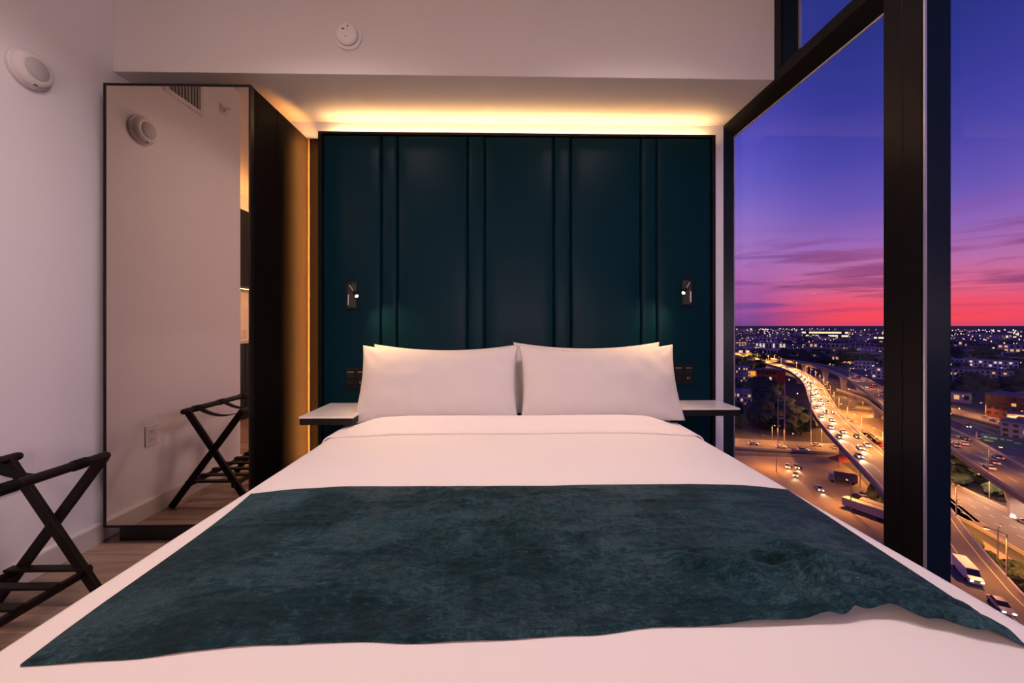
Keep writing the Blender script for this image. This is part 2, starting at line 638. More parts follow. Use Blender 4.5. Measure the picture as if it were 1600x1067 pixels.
w1 = win('window_1')
put('frame_head', MB().prism(HEAD, 1.44, YN, 'y').mesh('frame_head', 'frame_dark'), w1)
put('frame_jamb', MB().prism([(XR, YN - .001), (XG, YN - .019), (XG + .004, YN - .019), (XG + .004, YN)], 0, 2.376, 'z').mesh('frame_jamb', 'frame_sky_blue'), w1)
put('frame_sill', MB().box(XR, XG + .07, 1.44, YN - .02, 0, .06).mesh('frame_sill', 'frame_dark'), w1)
pane('pane', 1.43, YN - .02, .06, 2.312, w1)
put('glazing_bead', MB().box(XG - .006, XG + .001, 1.44, YN - .02, 2.306, 2.314).mesh('bead', 'silver_metal'), w1)
put('glazing_bead', MB().box(XG - .004, XG + .002, YN - .026, YN - .0195, .06, 2.312).mesh('bead', 'silver_metal'), w1)

w2 = win('window_2')
put('frame_head', MB().prism(HEAD, -0.55, 1.28, 'y').mesh('frame_head', 'frame_dark'), w2)
put('frame_sill', MB().box(XR, XG + .07, -0.55, 1.28, 0, .06).mesh('frame_sill', 'frame_dark'), w2)
pane('pane', -0.55, 1.28, .06, 2.312, w2)
put('glazing_bead', MB().box(XG - .006, XG + .001, -0.55, 1.28, 2.306, 2.314).mesh('bead', 'silver_metal'), w2)
w3 = win('window_3')
put('frame_head', MB().prism(HEAD, YS, -0.70, 'y').mesh('frame_head', 'frame_dark'), w3)
put('frame_sill', MB().box(XR, XG + .07, YS, -0.70, 0, .06).mesh('frame_sill', 'frame_dark'), w3)
pane('pane', YS, -0.70, .06, 2.312, w3)
# the tall mullions between the windows, each made of two profiles with a shadow joint
for i, ym in enumerate((1.284, -0.70)):
    p = bpy.data.objects.new('trim_%d' % (i + 1), None)
    p['kind'] = 'structure'
    C.objects.link(p)
    put('mullion_profile', post_mesh(ym + .079, ym + .149, 0, ZC, False).mesh('mullion_profile', 'frame_dark', 0.002, 1), p)
    put('mullion_profile', post_mesh(ym, ym + .075, 0, ZC, True).mesh('mullion_profile', 'frame_sky_blue', 0.002, 1), p)
    put('cover_strip', MB().box(XR - .002, XR + .004, ym + .012, ym + .0745, 0, ZC).mesh('cover_strip', 'frame_dark'), p)
    put('edge_strip', MB().box(XR - .004, XR + .002, ym - .001, ym + .006, 0, ZC).mesh('edge_strip', 'silver_metal'), p)
w4 = win('window_4')                         # transom light above, in front of the soffit
put('frame_jamb', MB().prism([(XR, YP), (XR, 1.984), (XG, 1.925), (XG + .004, 1.925), (XG + .004, YP)], 2.43, ZC, 'z').mesh('frame_jamb', 'frame_sky_blue'), w4)
put('frame_post', MB().box(XR - .001, XR + .012, 1.972, YP, 2.43, ZC).mesh('frame_post', 'frame_dark'), w4)
put('glazing_bead', MB().box(XG - .005, XG + .003, 1.912, 1.926, 2.486, ZC).mesh('bead', 'silver_metal'), w4)
put('frame_top', MB().box(XR, XG + .07, YS, 1.93, ZC - .075, ZC).mesh('frame_top', 'frame_dark'), w4)
pane('pane', 1.43, 1.93, 2.48, ZC, w4)
pane('pane', -0.55, 1.27, 2.48, ZC, w4)
pane('pane', YS, -0.70, 2.48, ZC, w4)

# unseen ceiling lamps added to fill the room with light
for x, yy, _w, _s, where in FILL_LAMPS:
    t = thing('fill_ceiling_lamp', 'unseen round fill lamp added on the ceiling ' + where, 'lamp', (x, yy, ZC))
    put('housing', MB().lathe([(.25, 0), (.25, -.05), (.245, -.055), (.235, -.055)], Matrix.Translation((x, yy, ZC)), 40).mesh('housing', 'white_plastic', smooth=True), t)
    put('diffuser', MB().lathe([(.232, -.0552), (.23, -.062), (.0, -.075)], Matrix.Translation((x, yy, ZC)), 40).mesh('diffuser', 'fill_diffuser', smooth='all'), t)

# two globe lamps added behind the camera as fill
for x, yy, zz, where in FILL_GLOBES:
    t = thing('fill_globe_lamp', 'unseen globe fill lamp added on a thin black pole ' + where, 'lamp', (x, yy, 0))
    put('base', MB().lathe([(.14, .001), (.14, .016), (.13, .022), (.02, .03)], Matrix.Translation((x, yy, 0)), 32).mesh('base', 'black_metal', smooth=True), t)
    put('pole', MB().tube([(x, yy, .03), (x, yy, zz - .145)], .010, 12).mesh('pole', 'black_metal', smooth=True), t)
    put('globe', MB().lathe([(max(.15 * math.sin(PI * i / 16), .001), -.15 * math.cos(PI * i / 16)) for i in range(17)], Matrix.Translation((x, yy, zz)), 28).mesh('globe', 'fill_globe_lit', smooth='all'), t)

# ------------------------------------------------------------------ wardrobe with the mirror door
WX0, WX1, WF = -1.962, -1.250, 1.92
wd = thing('wardrobe', 'tall dark wood wardrobe with a bronze mirror door beside the bed', 'wardrobe', (-1.6, 2.2, 0))
put('carcass', MB().box(WX0 + .004, WX1 - .02, WF + .024, YN - .004, .092, 2.262).mesh('carcass', 'black_laminate'), wd)
put('side_panel', MB().box(WX1 - .02, WX1 - .0005, WF + .024, 1.958, 0.0, 2.268).mesh('side_panel', 'dark_veneer', .001, 1), wd)
put('side_panel', MB().box(WX1 - .02, WX1 - .0015, 1.9605, 2.135, 0.0, 2.268).mesh('side_panel', 'dark_veneer', .001, 1), wd)
put('side_panel', MB().box(WX1 - .02, WX1 - .0005, 2.1375, YN - .003, 0.0, 2.268).mesh('side_panel', 'dark_veneer', .001, 1), wd)
put('plinth', MB().box(WX0 + .03, WX1 - .021, 1.966, YN - .02, 0, .0915).mesh('plinth', 'black_laminate'), wd)
dr = MB()
fw = .010
dr.box(WX0, WX1, WF + .004, WF + .022, .092, 2.268)
for a in ((WX0, WX0 + fw, .092, 2.268), (WX1 - fw, WX1, .092, 2.268), (WX0 + fw, WX1 - fw, .092, .092 + fw), (WX0 + fw, WX1 - fw, 2.268 - fw, 2.268)):
    dr.box(a[0], a[1], WF - .004, WF + .0045, a[2], a[3])
door = put('mirror_door', dr.mesh('mirror_door', 'black_metal'), wd, label='mirror door with thin black frame')
put('mirror_pane', MB().box(WX0 + fw, WX1 - fw, WF - .001, WF + .0039, .092 + fw, 2.268 - fw).mesh('mirror_pane', 'mirror_glass'), door)

# added strip for the light line between wardrobe and headboard, and the dark filler strip beside it
ws = thing('filler_panel', 'narrow dark wood filler strip between wardrobe and teal headboard', 'panel', (-1.19, 2.47, 0))
put('board', MB().box(-1.2425, -1.158, 2.474, YN - .002, 0, 2.275).mesh('board', 'filler_board', .001, 1), ws)
put('light_line_strip', MB().box(-1.2490, -1.2428, 2.462, YN - .002, 0, 2.275).mesh('light_line_strip', 'light_line_edge'), ws, label='thin added strip standing in for the light line')

# ------------------------------------------------------------------ headboard
HF = 2.42
hb = thing('headboard', 'tall dark teal upholstered headboard of vertical panels in a black frame', 'headboard', (.09, 2.46, 0))
hx0, hx1, hz = -1.155, 1.343, 2.294
put('backing', MB().box(hx0, hx1, 2.455, YN - .012, .05, hz - .012).mesh('backing', 'black_laminate'), hb)
put('frame', MB().box(hx0, hx0 + .014, HF - .004, 2.4548, .05, hz).mesh('frame', 'black_metal', .001, 1), hb)
put('frame', MB().box(hx1 - .020, hx1, HF - .004, 2.4548, .05, hz).mesh('frame', 'black_metal', .001, 1), hb)
put('frame', MB().box(hx0 + .0145, hx1 - .0205, HF - .004, 2.4548, hz - .016, hz).mesh('frame', 'black_metal', .001, 1), hb)
edges = [-1.1385, -0.774, -0.673, -0.233, -0.124, 0.312, 0.421, 0.866, 0.968, 1.3195]


def pad_mesh(x0, x1, z0, z1, yf, yb, r):
    """upholstered pad with softly rolled edges and a barely crowned face"""
    bm = bmesh.new()
    nx, nz = 14, 26
    w, h = (x1 - x0) / 2, (z1 - z0) / 2
    cx, cz = (x0 + x1) / 2, (z0 + z1) / 2

    def sp(n, half):
        k = [-half, -half + r * .12, -half + r * .35, -half + r * .65, -half + r]
        m = n - 8
        mid = [(-half + r) + (2 * (half - r)) * i / m for i in range(1, m)]
        return k + mid + [-q for q in k[::-1]]
    xs, zs = sp(nx, w), sp(nz, h)
    g = []
    for zz in zs:
        rowv = []
        for xx in xs:
            d = min(w - abs(xx), h - abs(zz))
            t = min(max(d / r, 0), 1)
            roll = math.sqrt(max(0, 1 - (1 - t) ** 2))
            crown = .003 * (1 - (xx / w) ** 2)
            rowv.append(bm.verts.new((cx + xx, yb + (yf - yb) * (.35 + .65 * roll) - crown * roll, cz + zz)))
        g.append(rowv)
    for i in range(len(zs) - 1):
        for j in range(len(xs) - 1):
            bm.faces.new((g[i][j], g[i][j + 1], g[i + 1][j + 1], g[i + 1][j]))
    rim = [g[0][j] for j in range(len(xs))] + [g[i][-1] for i in range(1, len(zs))] + [g[-1][j] for j in range(len(xs) - 2, -1, -1)] + [g[i][0] for i in range(len(zs) - 2, 0, -1)]
    back = [bm.verts.new((v.co.x, yb, v.co.z)) for v in rim]
    for i in range(len(rim)):
        k = (i + 1) % len(rim)
        bm.faces.new((rim[k], rim[i], back[i], back[k]))
    bm.faces.new(back)
    bmesh.ops.recalc_face_normals(bm, faces=bm.faces)
    me = bpy.data.meshes.new('panel')
    bm.to_mesh(me)
    bm.free()
    me.materials.append(M['teal_leather'])
    me.polygons.foreach_set('use_smooth', [True] * len(me.polygons))
    return me


for i in range(9):
    x0, x1 = edges[i] + .0012, edges[i + 1] - .0012
    put('panel', pad_mesh(x0, x1, .055, hz - .018, HF, 2.4545, .016), hb)
put('light_strip', MB().box(hx0 + .04, hx1 - .03, 2.462, 2.474, hz - .0118, hz - .004).mesh('light_strip', 'cove_led'), hb, label='lit warm light strip along the top')
put('side_lip', MB().box(hx0 - .007, hx0 - .0002, HF - .004, HF - .0005, .05, hz).mesh('side_lip', 'black_metal'), hb)
put('light_strip', MB().box(hx0 - .003, hx0 - .0002, 2.422, 2.430, .06, hz - .03).mesh('light_strip', 'side_led'), hb, label='lit warm light strip down the side')
area_light('side_light', (hx0 - .0035, 2.426, 1.17), (0, PI / 2, 0), 46.0, (1.0, .37, .08), 'RECTANGLE', 2.15, .008, parent=hb, spread=2.55)

# ------------------------------------------------------------------ reading lamps and socket plates on the headboard


def reading_lamp(label, px, pz, side):
    """side +1: arm swings towards +x (lamp beside the wardrobe), -1 mirrored"""
    t = thing('reading_lamp', label, 'lamp', (px, HF, pz))
    put('back_plate', MB().box(px - .036, px + .036, HF - .012, HF - .0035, pz - .086, pz + .086).mesh('back_plate', 'black_metal', .002, 2), t)
    put('recess', MB().box(px - .026 + .004 * side, px + .026 + .004 * side, HF - .0135, HF - .0122, pz - .074, pz + .074).mesh('recess', 'dark_hole'), t)
    piv = Vector((px + .006 * -side, HF - .03, pz + .062))
    head = Vector((px + .060 * side, HF - .085, pz - .010))
    put('joint', MB().tube([(piv.x, HF - .0136, piv.z), (piv.x, HF - .036, piv.z)], .009, 14).mesh('joint', 'black_metal', smooth=True), t)
    d = (head - piv).normalized()
    put('arm', MB().tube([piv, piv + (head - piv) * .8], .0055, 12).mesh('arm', 'silver_metal', smooth=True), t)
    hd = put('lamp_head', MB().tube([piv + (head - piv) * .62, head - d * .002, head], [.0085, .0105, .0115], 16).mesh('lamp_head', 'black_metal', smooth=True), t)
    put('bulb', MB().tube([head + d * .0002, head + d * .005], [.010, .0075], 16).mesh('bulb', 'reading_led', smooth=True), hd, label='lit warm bulb')
    put('switch_lever', MB().tube([(px - .016 * side, HF - .020, pz + .006), (px - .016 * side, HF - .020, pz - .062)], .005, 10).mesh('switch_lever', 'silver_metal', smooth=True), t)
    put('switch_lever_stem', MB().tube([(px - .016 * side, HF - .0136, pz - .05), (px - .016 * side, HF - .020, pz - .05)], .004, 8).mesh('switch_lever_stem', 'black_metal'), t)
    ld = bpy.data.lights.new('reading_light', 'SPOT')
    ld.energy = 13.0
    ld.color = (1.0, .58, .22)
    ld.spot_size = 1.9
    ld.spot_blend = 1.0
    ld.shadow_soft_size = .012
    lo = bpy.data.objects.new('reading_light', ld)
    lo.location = head + d * .012
    aim = Vector((px + .34 * side, HF - .15, pz - .33)) - lo.location
    lo.rotation_euler = aim.to_track_quat('-Z', 'Y').to_euler()
    C.objects.link(lo)
    lo.parent = t
    lo.matrix_parent_inverse = Matrix.Translation(-t.location)


reading_lamp('black swing-arm reading lamp on the headboard end beside the wardrobe', -.952, 1.270, 1)
reading_lamp('black swing-arm reading lamp on the headboard end beside the window', 1.158, 1.292, -1)


def socket_plate(label, x0, x1, z0, z1, gangs):
    t = thing('socket_plate', label, 'socket', ((x0 + x1) / 2, HF, (z0 + z1) / 2))
    put('plate', MB().box(x0, x1, HF - .011, HF - .0035, z0, z1).mesh('plate', 'black_metal', .002, 2), t)
    w = (x1 - x0) / gangs
    zm = (z0 + z1) / 2
    for i in range(gangs):
        a = x0 + i * w + w * .2
        put('switch', MB().box(a, a + w * .6, HF - .0135, HF - .0111, zm + .004, zm + .036).mesh('switch', 'black_laminate', .001, 1), t)
        put('indicator', MB().box(a, a + w * .6, HF - .0135, HF - .0111, zm + .0385, zm + .041).mesh('indicator', 'grey_plastic'), t)
        s = MB()
        for dx in (-.006, .006):
            s.box(a + w * .3 + dx - .0015, a + w * .3 + dx + .0015, HF - .0118, HF - .0111, zm - .032, zm - .018)
        put('socket_slots', s.mesh('socket_slots', 'grey_plastic' if i == gangs - 1 else 'dark_hole'), t)


socket_plate('black socket and switch plate partly behind the pillows on the wardrobe side', -.990, -.862, .690, .816, 2)
socket_plate('black switch and socket plate above the ledge beside the window', 1.068, 1.197, .710, .838, 2)

# ------------------------------------------------------------------ bedside ledges


def ledge(label, x0, x1, y0, z):
    t = thing('bedside_ledge', label, 'nightstand', ((x0 + x1) / 2, HF, z))
    yb = HF - .006
    put('top_slab', MB().box(x0, x1, y0, yb, z - .010, z).mesh('top_slab', 'marble_top', .002, 2), t)
    put('apron', MB().box(x0 + .003, x1 - .003, y0 + .003, yb, z - .045, z - .0105).mesh('apron', 'black_laminate', .001, 1), t)
    put('bracket', MB().box(x0 + .05, x1 - .05, yb - .03, yb, z - .085, z - .046).mesh('bracket', 'black_metal'), t)


ledge('floating bedside ledge with pale stone top beside the wardrobe', -1.085, -.80, 2.045, .600)
ledge('floating bedside ledge with pale stone top beside the window', .955, 1.352, 2.175, .608)

# ------------------------------------------------------------------ bed
BX0, BX1, BZ = -.895, 1.000, .515
YB0, YB1 = .33, 2.405
bed = thing('bed', 'wide king bed with white sheets between the wardrobe and the window', 'bed', (.05, 1.4, 0))
put('bed_base', MB().box(BX0 + .05, BX1 - .05, YB0 + .05, YB1 - .01, .07, .24).mesh('bed_base', 'black_laminate', .01, 2), bed)
put('mattress', MB().box(BX0 + .035, BX1 - .035, YB0 + .03, YB1, .241, .485).mesh('mattress', 'white_linen', .045, 4, smooth=True), bed)
for x in (BX0 + .15, BX1 - .15):
    for yy in (YB0 + .15, YB1 - .15):
        put('leg', MB().tube([(x, yy, 0), (x, yy, .0705)], .03, 14).mesh('leg', 'black_metal', smooth=True), bed)


def smoothstep(a, b, x):
    t = min(max((x - a) / (b - a), 0), 1)
    return t * t * (3 - 2 * t)


def bed_z(x, y):
    """height of the top sheet over the mattress"""
    u = (x - (BX0 + BX1) / 2) / ((BX1 - BX0) / 2)
    e = 1 - u * u
    z = BZ + .016 * min(1, e * 1.6)
    side = smoothstep(1.0, .72, abs(u))
    z += .056 * side * math.exp(-((y - 2.055) / .062) ** 2)
    z += .0025 * noise.noise(Vector((x * 2.3, y * 2.3, 1.7))) + .0012 * noise.noise(Vector((x * 9, y * 6, 4.7)))
    return z


def sheet_mesh(y0, y1, ny, lift, mat, drop=.30, drop_front=True, hem=0.0):
    """a cloth laid over the bed top, rounding over both long edges (and the foot end)"""
    r = .045
    prof = []                                      # (x offset, z drop) across the bed
    half = (BX1 - BX0) / 2 + lift
    cx = (BX0 + BX1) / 2
    n_top = 60
    for i in range(5):
        prof.append((-half, -(drop - (drop - r) * i / 5)))
    for i in range(7):
        a = PI / 2 * i / 6
        prof.append((-half + r - r * math.cos(a), -r + r * math.sin(a)))
    for i in range(1, n_top):
        prof.append((-half + r + (2 * half - 2 * r) * i / n_top, 0))
    prof += [(-p[0], p[1]) for p in prof[:12][::-1]]
    ys = [(y0 + (y1 - y0) * i / ny, 0.0) for i in range(ny + 1)]
    if drop_front:
        fr = []
        for i in range(4):
            fr.append((y0 - r, -(drop - (drop - r) * i / 4)))
        for i in range(6):
            a = PI / 2 * i / 6
            fr.append((y0 - r * math.cos(a), -r + r * math.sin(a)))
        ys = fr + ys
    vs, fs = [], []
    m = len(prof)
    for yy, dz in ys:
        for px, pz in prof:
            x = cx + px
            ze = bed_z(min(max(x, BX0), BX1), yy)
            z = ze + lift + pz + dz
            wob = 0
            if pz < -r:
                wob = .006 * noise.noise(Vector((px, yy * 5, 9)))
            vs.append((x + wob, yy, max(z, .12)))
    for i in range(len(ys) - 1):
        for j in range(m - 1):
            fs.append((i * m + j, i * m + j + 1, (i + 1) * m + j + 1, (i + 1) * m + j))
    me = bpy.data.meshes.new('sheet')
    me.from_pydata(vs, [], fs)
    me.materials.append(M[mat])
    me.polygons.foreach_set('use_smooth', [True] * len(fs))
    return me


def solid(o, t, off=-1):
    md = o.modifiers.new('thickness', 'SOLIDIFY')
    md.thickness = t
    md.offset = off
    return o


dv = thing('bed_sheet', 'smooth white top sheet tucked over the bed under the teal throw', 'bedding', (.05, 1.2, .5))
solid(put('sheet', sheet_mesh(YB0 + .04, 2.30, 90, .004, 'white_linen'), dv), .004)
solid(put('turned_down_fold', sheet_mesh(1.925, 2.17, 24, .014, 'white_linen', drop=.22, drop_front=False), dv), .009)

# ------------------------------------------------------------------ pillows


def pillow_mesh(a, b, th, seed, dip=.095):
    """plump pillow: concave outline, drawn-out corners; local x wide, z high, y thick"""
    nu, nv = 56, 36
    vs, fs, idx = [], [], {}

    def P(i, j, s):
        u, v = -1 + 2 * i / nu, -1 + 2 * j / nv
        uu = math.copysign(1 - (1 - abs(u)) ** 1.25, u)
        vv = math.copysign(1 - (1 - abs(v)) ** 1.25, v)
        x = a * uu * (1 - .045 * (1 - vv * vv) * abs(uu) ** 2)
        z = b * vv * (1 - (dip * 2 if vv > 0 else .03) * (1 - uu * uu) * abs(vv) ** 2)
        prof = max(0, (1 - abs(uu) ** 2.6)) ** .55 * max(0, (1 - abs(vv) ** 2.4)) ** .55
        k = 1 - .15 * (uu * uu * vv * vv)
        wr = .0
        if prof > .02:
            q = Vector((x * 5 + seed, z * 5, s * 3))
            wr = .009 * noise.noise(q) + .005 * noise.noise(q * 2.7)
            # gathers radiating out of the corners
            for sx in (-1, 1):
                for sz in (-1, 1):
                    dx, dz = (x - sx * a), (z - sz * b)
                    dd = math.hypot(dx, dz)
                    ang = math.atan2(abs(dz), abs(dx) + 1e-6)
                    wr += .0055 * math.exp(-(dd / .11) ** 2) * math.sin(ang * 11 + seed)
        y = s * (th * prof * k + wr * min(1, prof * 2))
        z -= .0 
        return (x, y, z)
    for s in (-1, 1):
        for j in range(nv + 1):
            for i in range(nu + 1):
                edge = i in (0, nu) or j in (0, nv)
                key = (i, j, 0 if edge else s)
                if key not in idx:
                    idx[key] = len(vs)
                    p = P(i, j, s)
                    vs.append((p[0], 0, p[2]) if edge else p)
    for s in (-1, 1):
        for j in range(nv):
            for i in range(nu):
                q = []
                for di, dj in ((0, 0), (1, 0), (1, 1), (0, 1)):
                    ii, jj = i + di, j + dj
                    edge = ii in (0, nu) or jj in (0, nv)
                    q.append(idx[(ii, jj, 0 if edge else s)])
                fs.append(tuple(q if s < 0 else q[::-1]))
    me = bpy.data.meshes.new('pillow')
    me.from_pydata(vs, [], fs)
    me.materials.append(M['pillow_cotton'])
    me.polygons.foreach_set('use_smooth', [True] * len(fs))
    return me


def pillow(label, cx, y, z, lean, a, b, th, seed, yaw=0.0, roll=0.0):
    o = put('pillow', pillow_mesh(a, b, th, seed), label=label, cat='pillow')
    o.location = (cx, y, z)
    o.rotation_euler = (-lean, roll, yaw)
    return o


pillow('plump white pillow at the front of the bed, on the wardrobe side', -.378, 2.205, .752, .36, .458, .226, .070, 1.3, 0.0, .004)
pillow('plump white pillow at the front of the bed, on the window side', .548, 2.205, .757, .36, .462, .224, .070, 4.1, 0.0, -.006)
pillow('white pillow behind the front pillow on the wardrobe side, mostly hidden', -.352, 2.325, .765, .30, .452, .212, .048, 7.7)
pillow('white pillow behind the front pillow on the window side, mostly hidden', .512, 2.325, .772, .30, .458, .216, .048, 9.2)

# ------------------------------------------------------------------ throw


def seg_dist(px, py, ax, ay, bx, by):
    vx, vy = bx - ax, by - ay
    t = ((px - ax) * vx + (py - ay) * vy) / (vx * vx + vy * vy)
    tc_ = min(max(t, 0), 1)
    return math.hypot(px - ax - vx * tc_, py - ay - vy * tc_), tc_


FRONT = [(-.778, .640), (-.72, .640), (-.627, .640), (-.394, .661), (-.25, .665), (-.163, .660), (-.01, .664), (.14, .672), (.29, .688),
         (.42, .688), (.518, .690), (.62, .694), (.67, .706), (.722, .708), (.78, .684), (.85, .660), (.902, .644)]
RIDGES = [((.40, .872), (.855, .664), .030, .024), ((.58, .872), (.885, .668), .034, .021), ((.66, .95), (.91, .72), .022, .018),
          ((.50, .80), (.60, .70), .024, .024), ((.60, .80), (.655, .705), .030, .020), ((.37, .79), (.46, .70), .008, .03),
          ((-.45, .76), (-.10, .80), .006, .016), ((-.60, .90), (-.2, .93), .004, .010), ((-.2, 1.02), (.25, .99), .006, .012),
          ((-.05, 1.20), (.06, .95), .007, .012), ((.02, 1.12), (.10, .96), .006, .010), ((-.15, 1.08), (-.3, .93), .006, .012),
          ((-.78, .70), (-.42, .73), .006, .020),
          ((-.80, 1.06), (-.15, 1.045), .0035, .008), ((-.10, 1.165), (.85, 1.18), .003, .010), ((-.05, .905), (.62, .915), .005, .010),
          ((-.70, 1.19), (-.05, 1.175), .003, .008), ((-.72, .84), (-.25, .80), .004, .010), ((.1, .80), (.38, .83), .004, .012)]


def front_y(x):
    for (xa, ya), (xb, yb) in zip(FRONT, FRONT[1:]):
        if x <= xb:
            t = max(0, (x - xa) / (xb - xa))
            t = t * t * (3 - 2 * t)
            return ya + (yb - ya) * t
    return FRONT[-1][1]


def throw_mesh():
    nx, ny = 420, 170
    vs, fs = [], []
    for j in range(ny + 1):
        q = j / ny
        for i in range(nx + 1):
            p = i / nx
            xl = -.838 + .060 * q + .010 * math.sin(q * 5)
            xr = .962 - .060 * q
            x = xl + (xr - xl) * p
            yb_ = 1.302 - .016 * math.exp(-((p - 1) / .05) ** 2) - .016 * math.exp(-(p / .04) ** 2) + .003 * math.sin(p * 9)
            y = yb_ + (front_y(x) - yb_) * q
            z = bed_z(x, y) + .010
            c = math.exp(-((x + .05) / .42) ** 2) * smoothstep(.66, .85, y) * 1.0
            v = Vector((x * 7, y * 9, 3.1))
            wv = Vector((noise.noise(v * .6), noise.noise(v * .6 + Vector((9, 2, 0))), 0)) * .9
            rg = 1 - abs(noise.noise(Vector((x * 8, y * 17, .4)) + wv)) * 2
            rg2 = 1 - abs(noise.noise(Vector((x * 26, y * 40, 5.4)) + wv * 1.5)) * 2
            ew = smoothstep(0, .05, q) * smoothstep(0, .02, p) * smoothstep(0, .02, 1 - p)
            z += ew * ((.002 + .006 * c) * max(0, rg) ** 2 + (.0008 + .0022 * c) * max(0, rg2) ** 2)
            z += .004 * noise.noise(Vector((x * 3, y * 4, 8)))
            for (a, b, h, w) in RIDGES:
                d, t = seg_dist(x, y, a[0], a[1], b[0], b[1])
                if d < w * 3:
                    z += h * math.exp(-(d / w) ** 2) * (.35 + .65 * math.sin(PI * min(1, .15 + t * .8)))
            z += .012 * math.exp(-((1 - q) / .03) ** 2) * (0.3 + .7 * smoothstep(.3, .6, x) * smoothstep(.80, .70, x))
            e = min(p * 1.8, (1 - p) * 1.8, q * .6, (1 - q) * .66)
            z -= .006 * (1 - smoothstep(0, .012, e))
            z = max(z, bed_z(x, y) + .0085)
            vs.append((x, y, z))
    for j in range(ny):
        for i in range(nx):
            a = j * (nx + 1) + i
            fs.append((a, a + nx + 1, a + nx + 2, a + 1))
    me = bpy.data.meshes.new('throw')
    me.from_pydata(vs, [], fs)
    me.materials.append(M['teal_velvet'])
    me.polygons.foreach_set('use_smooth', [True] * len(fs))
    return me


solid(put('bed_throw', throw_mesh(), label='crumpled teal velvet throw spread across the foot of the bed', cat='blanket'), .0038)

# ------------------------------------------------------------------ luggage rack by the wall
RA, RB = -1.895, -1.560                  # wall-side and room-side rails
RY0, RY1, RZ = .93, 1.545, .572
lr = thing('luggage_rack', 'folding dark wood luggage rack with cross legs standing by the white wall', 'luggage rack', (-1.73, 1.24, 0))


def rail(x):
    pts = [(x, RY0, RZ), (x, RY0 + .006, RZ), (x, RY0 + .014, RZ)] + [(x, RY1 - .014, RZ), (x, RY1 - .006, RZ), (x, RY1, RZ)]
    put('top_rail', MB().tube(pts, [.008, .0145, .0165, .0165, .0145, .008], 14).mesh('top_rail', 'rack_wood', smooth=True), lr)


rail(RA)
rail(RB)
for yy in (1.515, .965):
    put('leg', MB().bar((RA - .002, yy - .010, RZ), (-1.525, yy - .010, .006), .018, .036).mesh('leg', 'rack_wood', .003, 2), lr)
    put('leg', MB().bar((RB + .002, yy + .010, RZ), (-1.972, yy + .010, .006), .018, .036).mesh('leg', 'rack_wood', .003, 2), lr)
    put('pivot_bolt', MB().tube([(-1.7365, yy - .024, .322), (-1.7365, yy + .024, .322)], .008, 12).mesh('pivot_bolt', 'black_metal', smooth=True), lr)
for x in (-1.885, -1.612):
    put('shelf_rail', MB().bar((x, .955, .132), (x, 1.53, .132), .018, .026).mesh('shelf_rail', 'rack_wood', .002, 1), lr)
for i in range(6):
    yy = .99 + i * .103
    put('slat', MB().box(-1.898, -1.600, yy - .017, yy + .017, .1455, .156).mesh('slat', 'rack_wood', .002, 1), lr)


def strap(yy):
    mb = MB()
    n = 16
    vs = []
    for i in range(n + 1):
        t = i / n
        x = RA + (RB - RA) * t
        z = RZ + .017 - .062 * (4 * t * (1 - t)) ** .9
        for dy in (-.022, .022):
            vs.append((x, yy + dy, z))
            vs.append((x, yy + dy, z + .003))
    fs = []
    for i in range(n):
        a, b = i * 4, i * 4 + 4
        fs += [(a, a + 2, b + 2, b), (a + 1, b + 1, b + 3, a + 3), (a, b, b + 1, a + 1), (a + 2, a + 3, b + 3, b + 2)]
    fs += [(0, 1, 3, 2), (n * 4, n * 4 + 2, n * 4 + 3, n * 4 + 1)]
    mb.add(vs, fs)
    put('strap', mb.mesh('strap', 'rack_strap', smooth=True), lr)
    for x in (RA, RB):
        put('strap_loop', MB().tube([(x, yy - .022, RZ), (x, yy + .022, RZ)], .0195, 14).mesh('strap_loop', 'rack_strap', smooth=True), lr)


for yy in (1.44, 1.235, 1.03):
    strap(yy)

# ------------------------------------------------------------------ devices on walls
RX = Matrix.Rotation(PI / 2, 4, 'Y')          # local z -> +x


def wall_disc(y, z):
    m = Matrix.Translation((XL, y, z)) @ RX
    t = thing('alarm_sounder', 'round white alarm sounder high on the wall beside the wardrobe', 'alarm', (XL, y, z))
    put('base', MB().lathe([(.075, 0), (.078, .004), (.078, .016), (.074, .019)], m, 48).mesh('base', 'white_plastic', smooth=True), t)
    put('cover', MB().lathe([(.072, .0192), (.070, .030), (.062, .040), (.052, .044), (.046, .0445)], m, 48).mesh('cover', 'white_plastic', smooth=True), t)
    put('speaker_mesh', MB().lathe([(.044, .0446), (.042, .047), (0.0, .0485)], m, 40).mesh('speaker_mesh', 'grey_plastic', smooth='all'), t, label='grey round speaker grille')
    put('test_port', MB().box(XL + .03, XL + .037, y - .006, y + .006, z - .068, z - .062).mesh('test_port', 'dark_hole'), t)


wall_disc(1.665, 2.165)

sm = Matrix.Translation((-.812, YP, 2.583)) @ Matrix.Rotation(PI / 2, 4, 'X')      # local z -> -y
t = thing('smoke_detector', 'round white smoke detector on the bulkhead above the bed', 'smoke detector', (-.812, YP, 2.583))
put('base', MB().lathe([(.068, 0), (.070, .003), (.070, .012), (.064, .016)], sm, 48).mesh('base', 'white_plastic', smooth=True), t)
put('chamber_gap', MB().lathe([(.054, .0162), (.054, .022)], sm, 40).mesh('chamber_gap', 'dark_hole'), t)
put('cover', MB().lathe([(.056, .0222), (.057, .030), (.052, .040), (.040, .046), (0, .0485)], sm, 48).mesh('cover', 'white_plastic', smooth=True), t)
for dx, dz, r in ((-.014, .012, .0035), (-.007, .009, .003), (.012, .026, .0035), (.002, -.026, .0022)):
    pp = Vector((-.812 + dx, YP - .0455, 2.583 + dz))
    put('indicator', MB().tube([pp, pp + Vector((0, -.004, 0))], r, 10).mesh('indicator', 'dark_hole'), t)

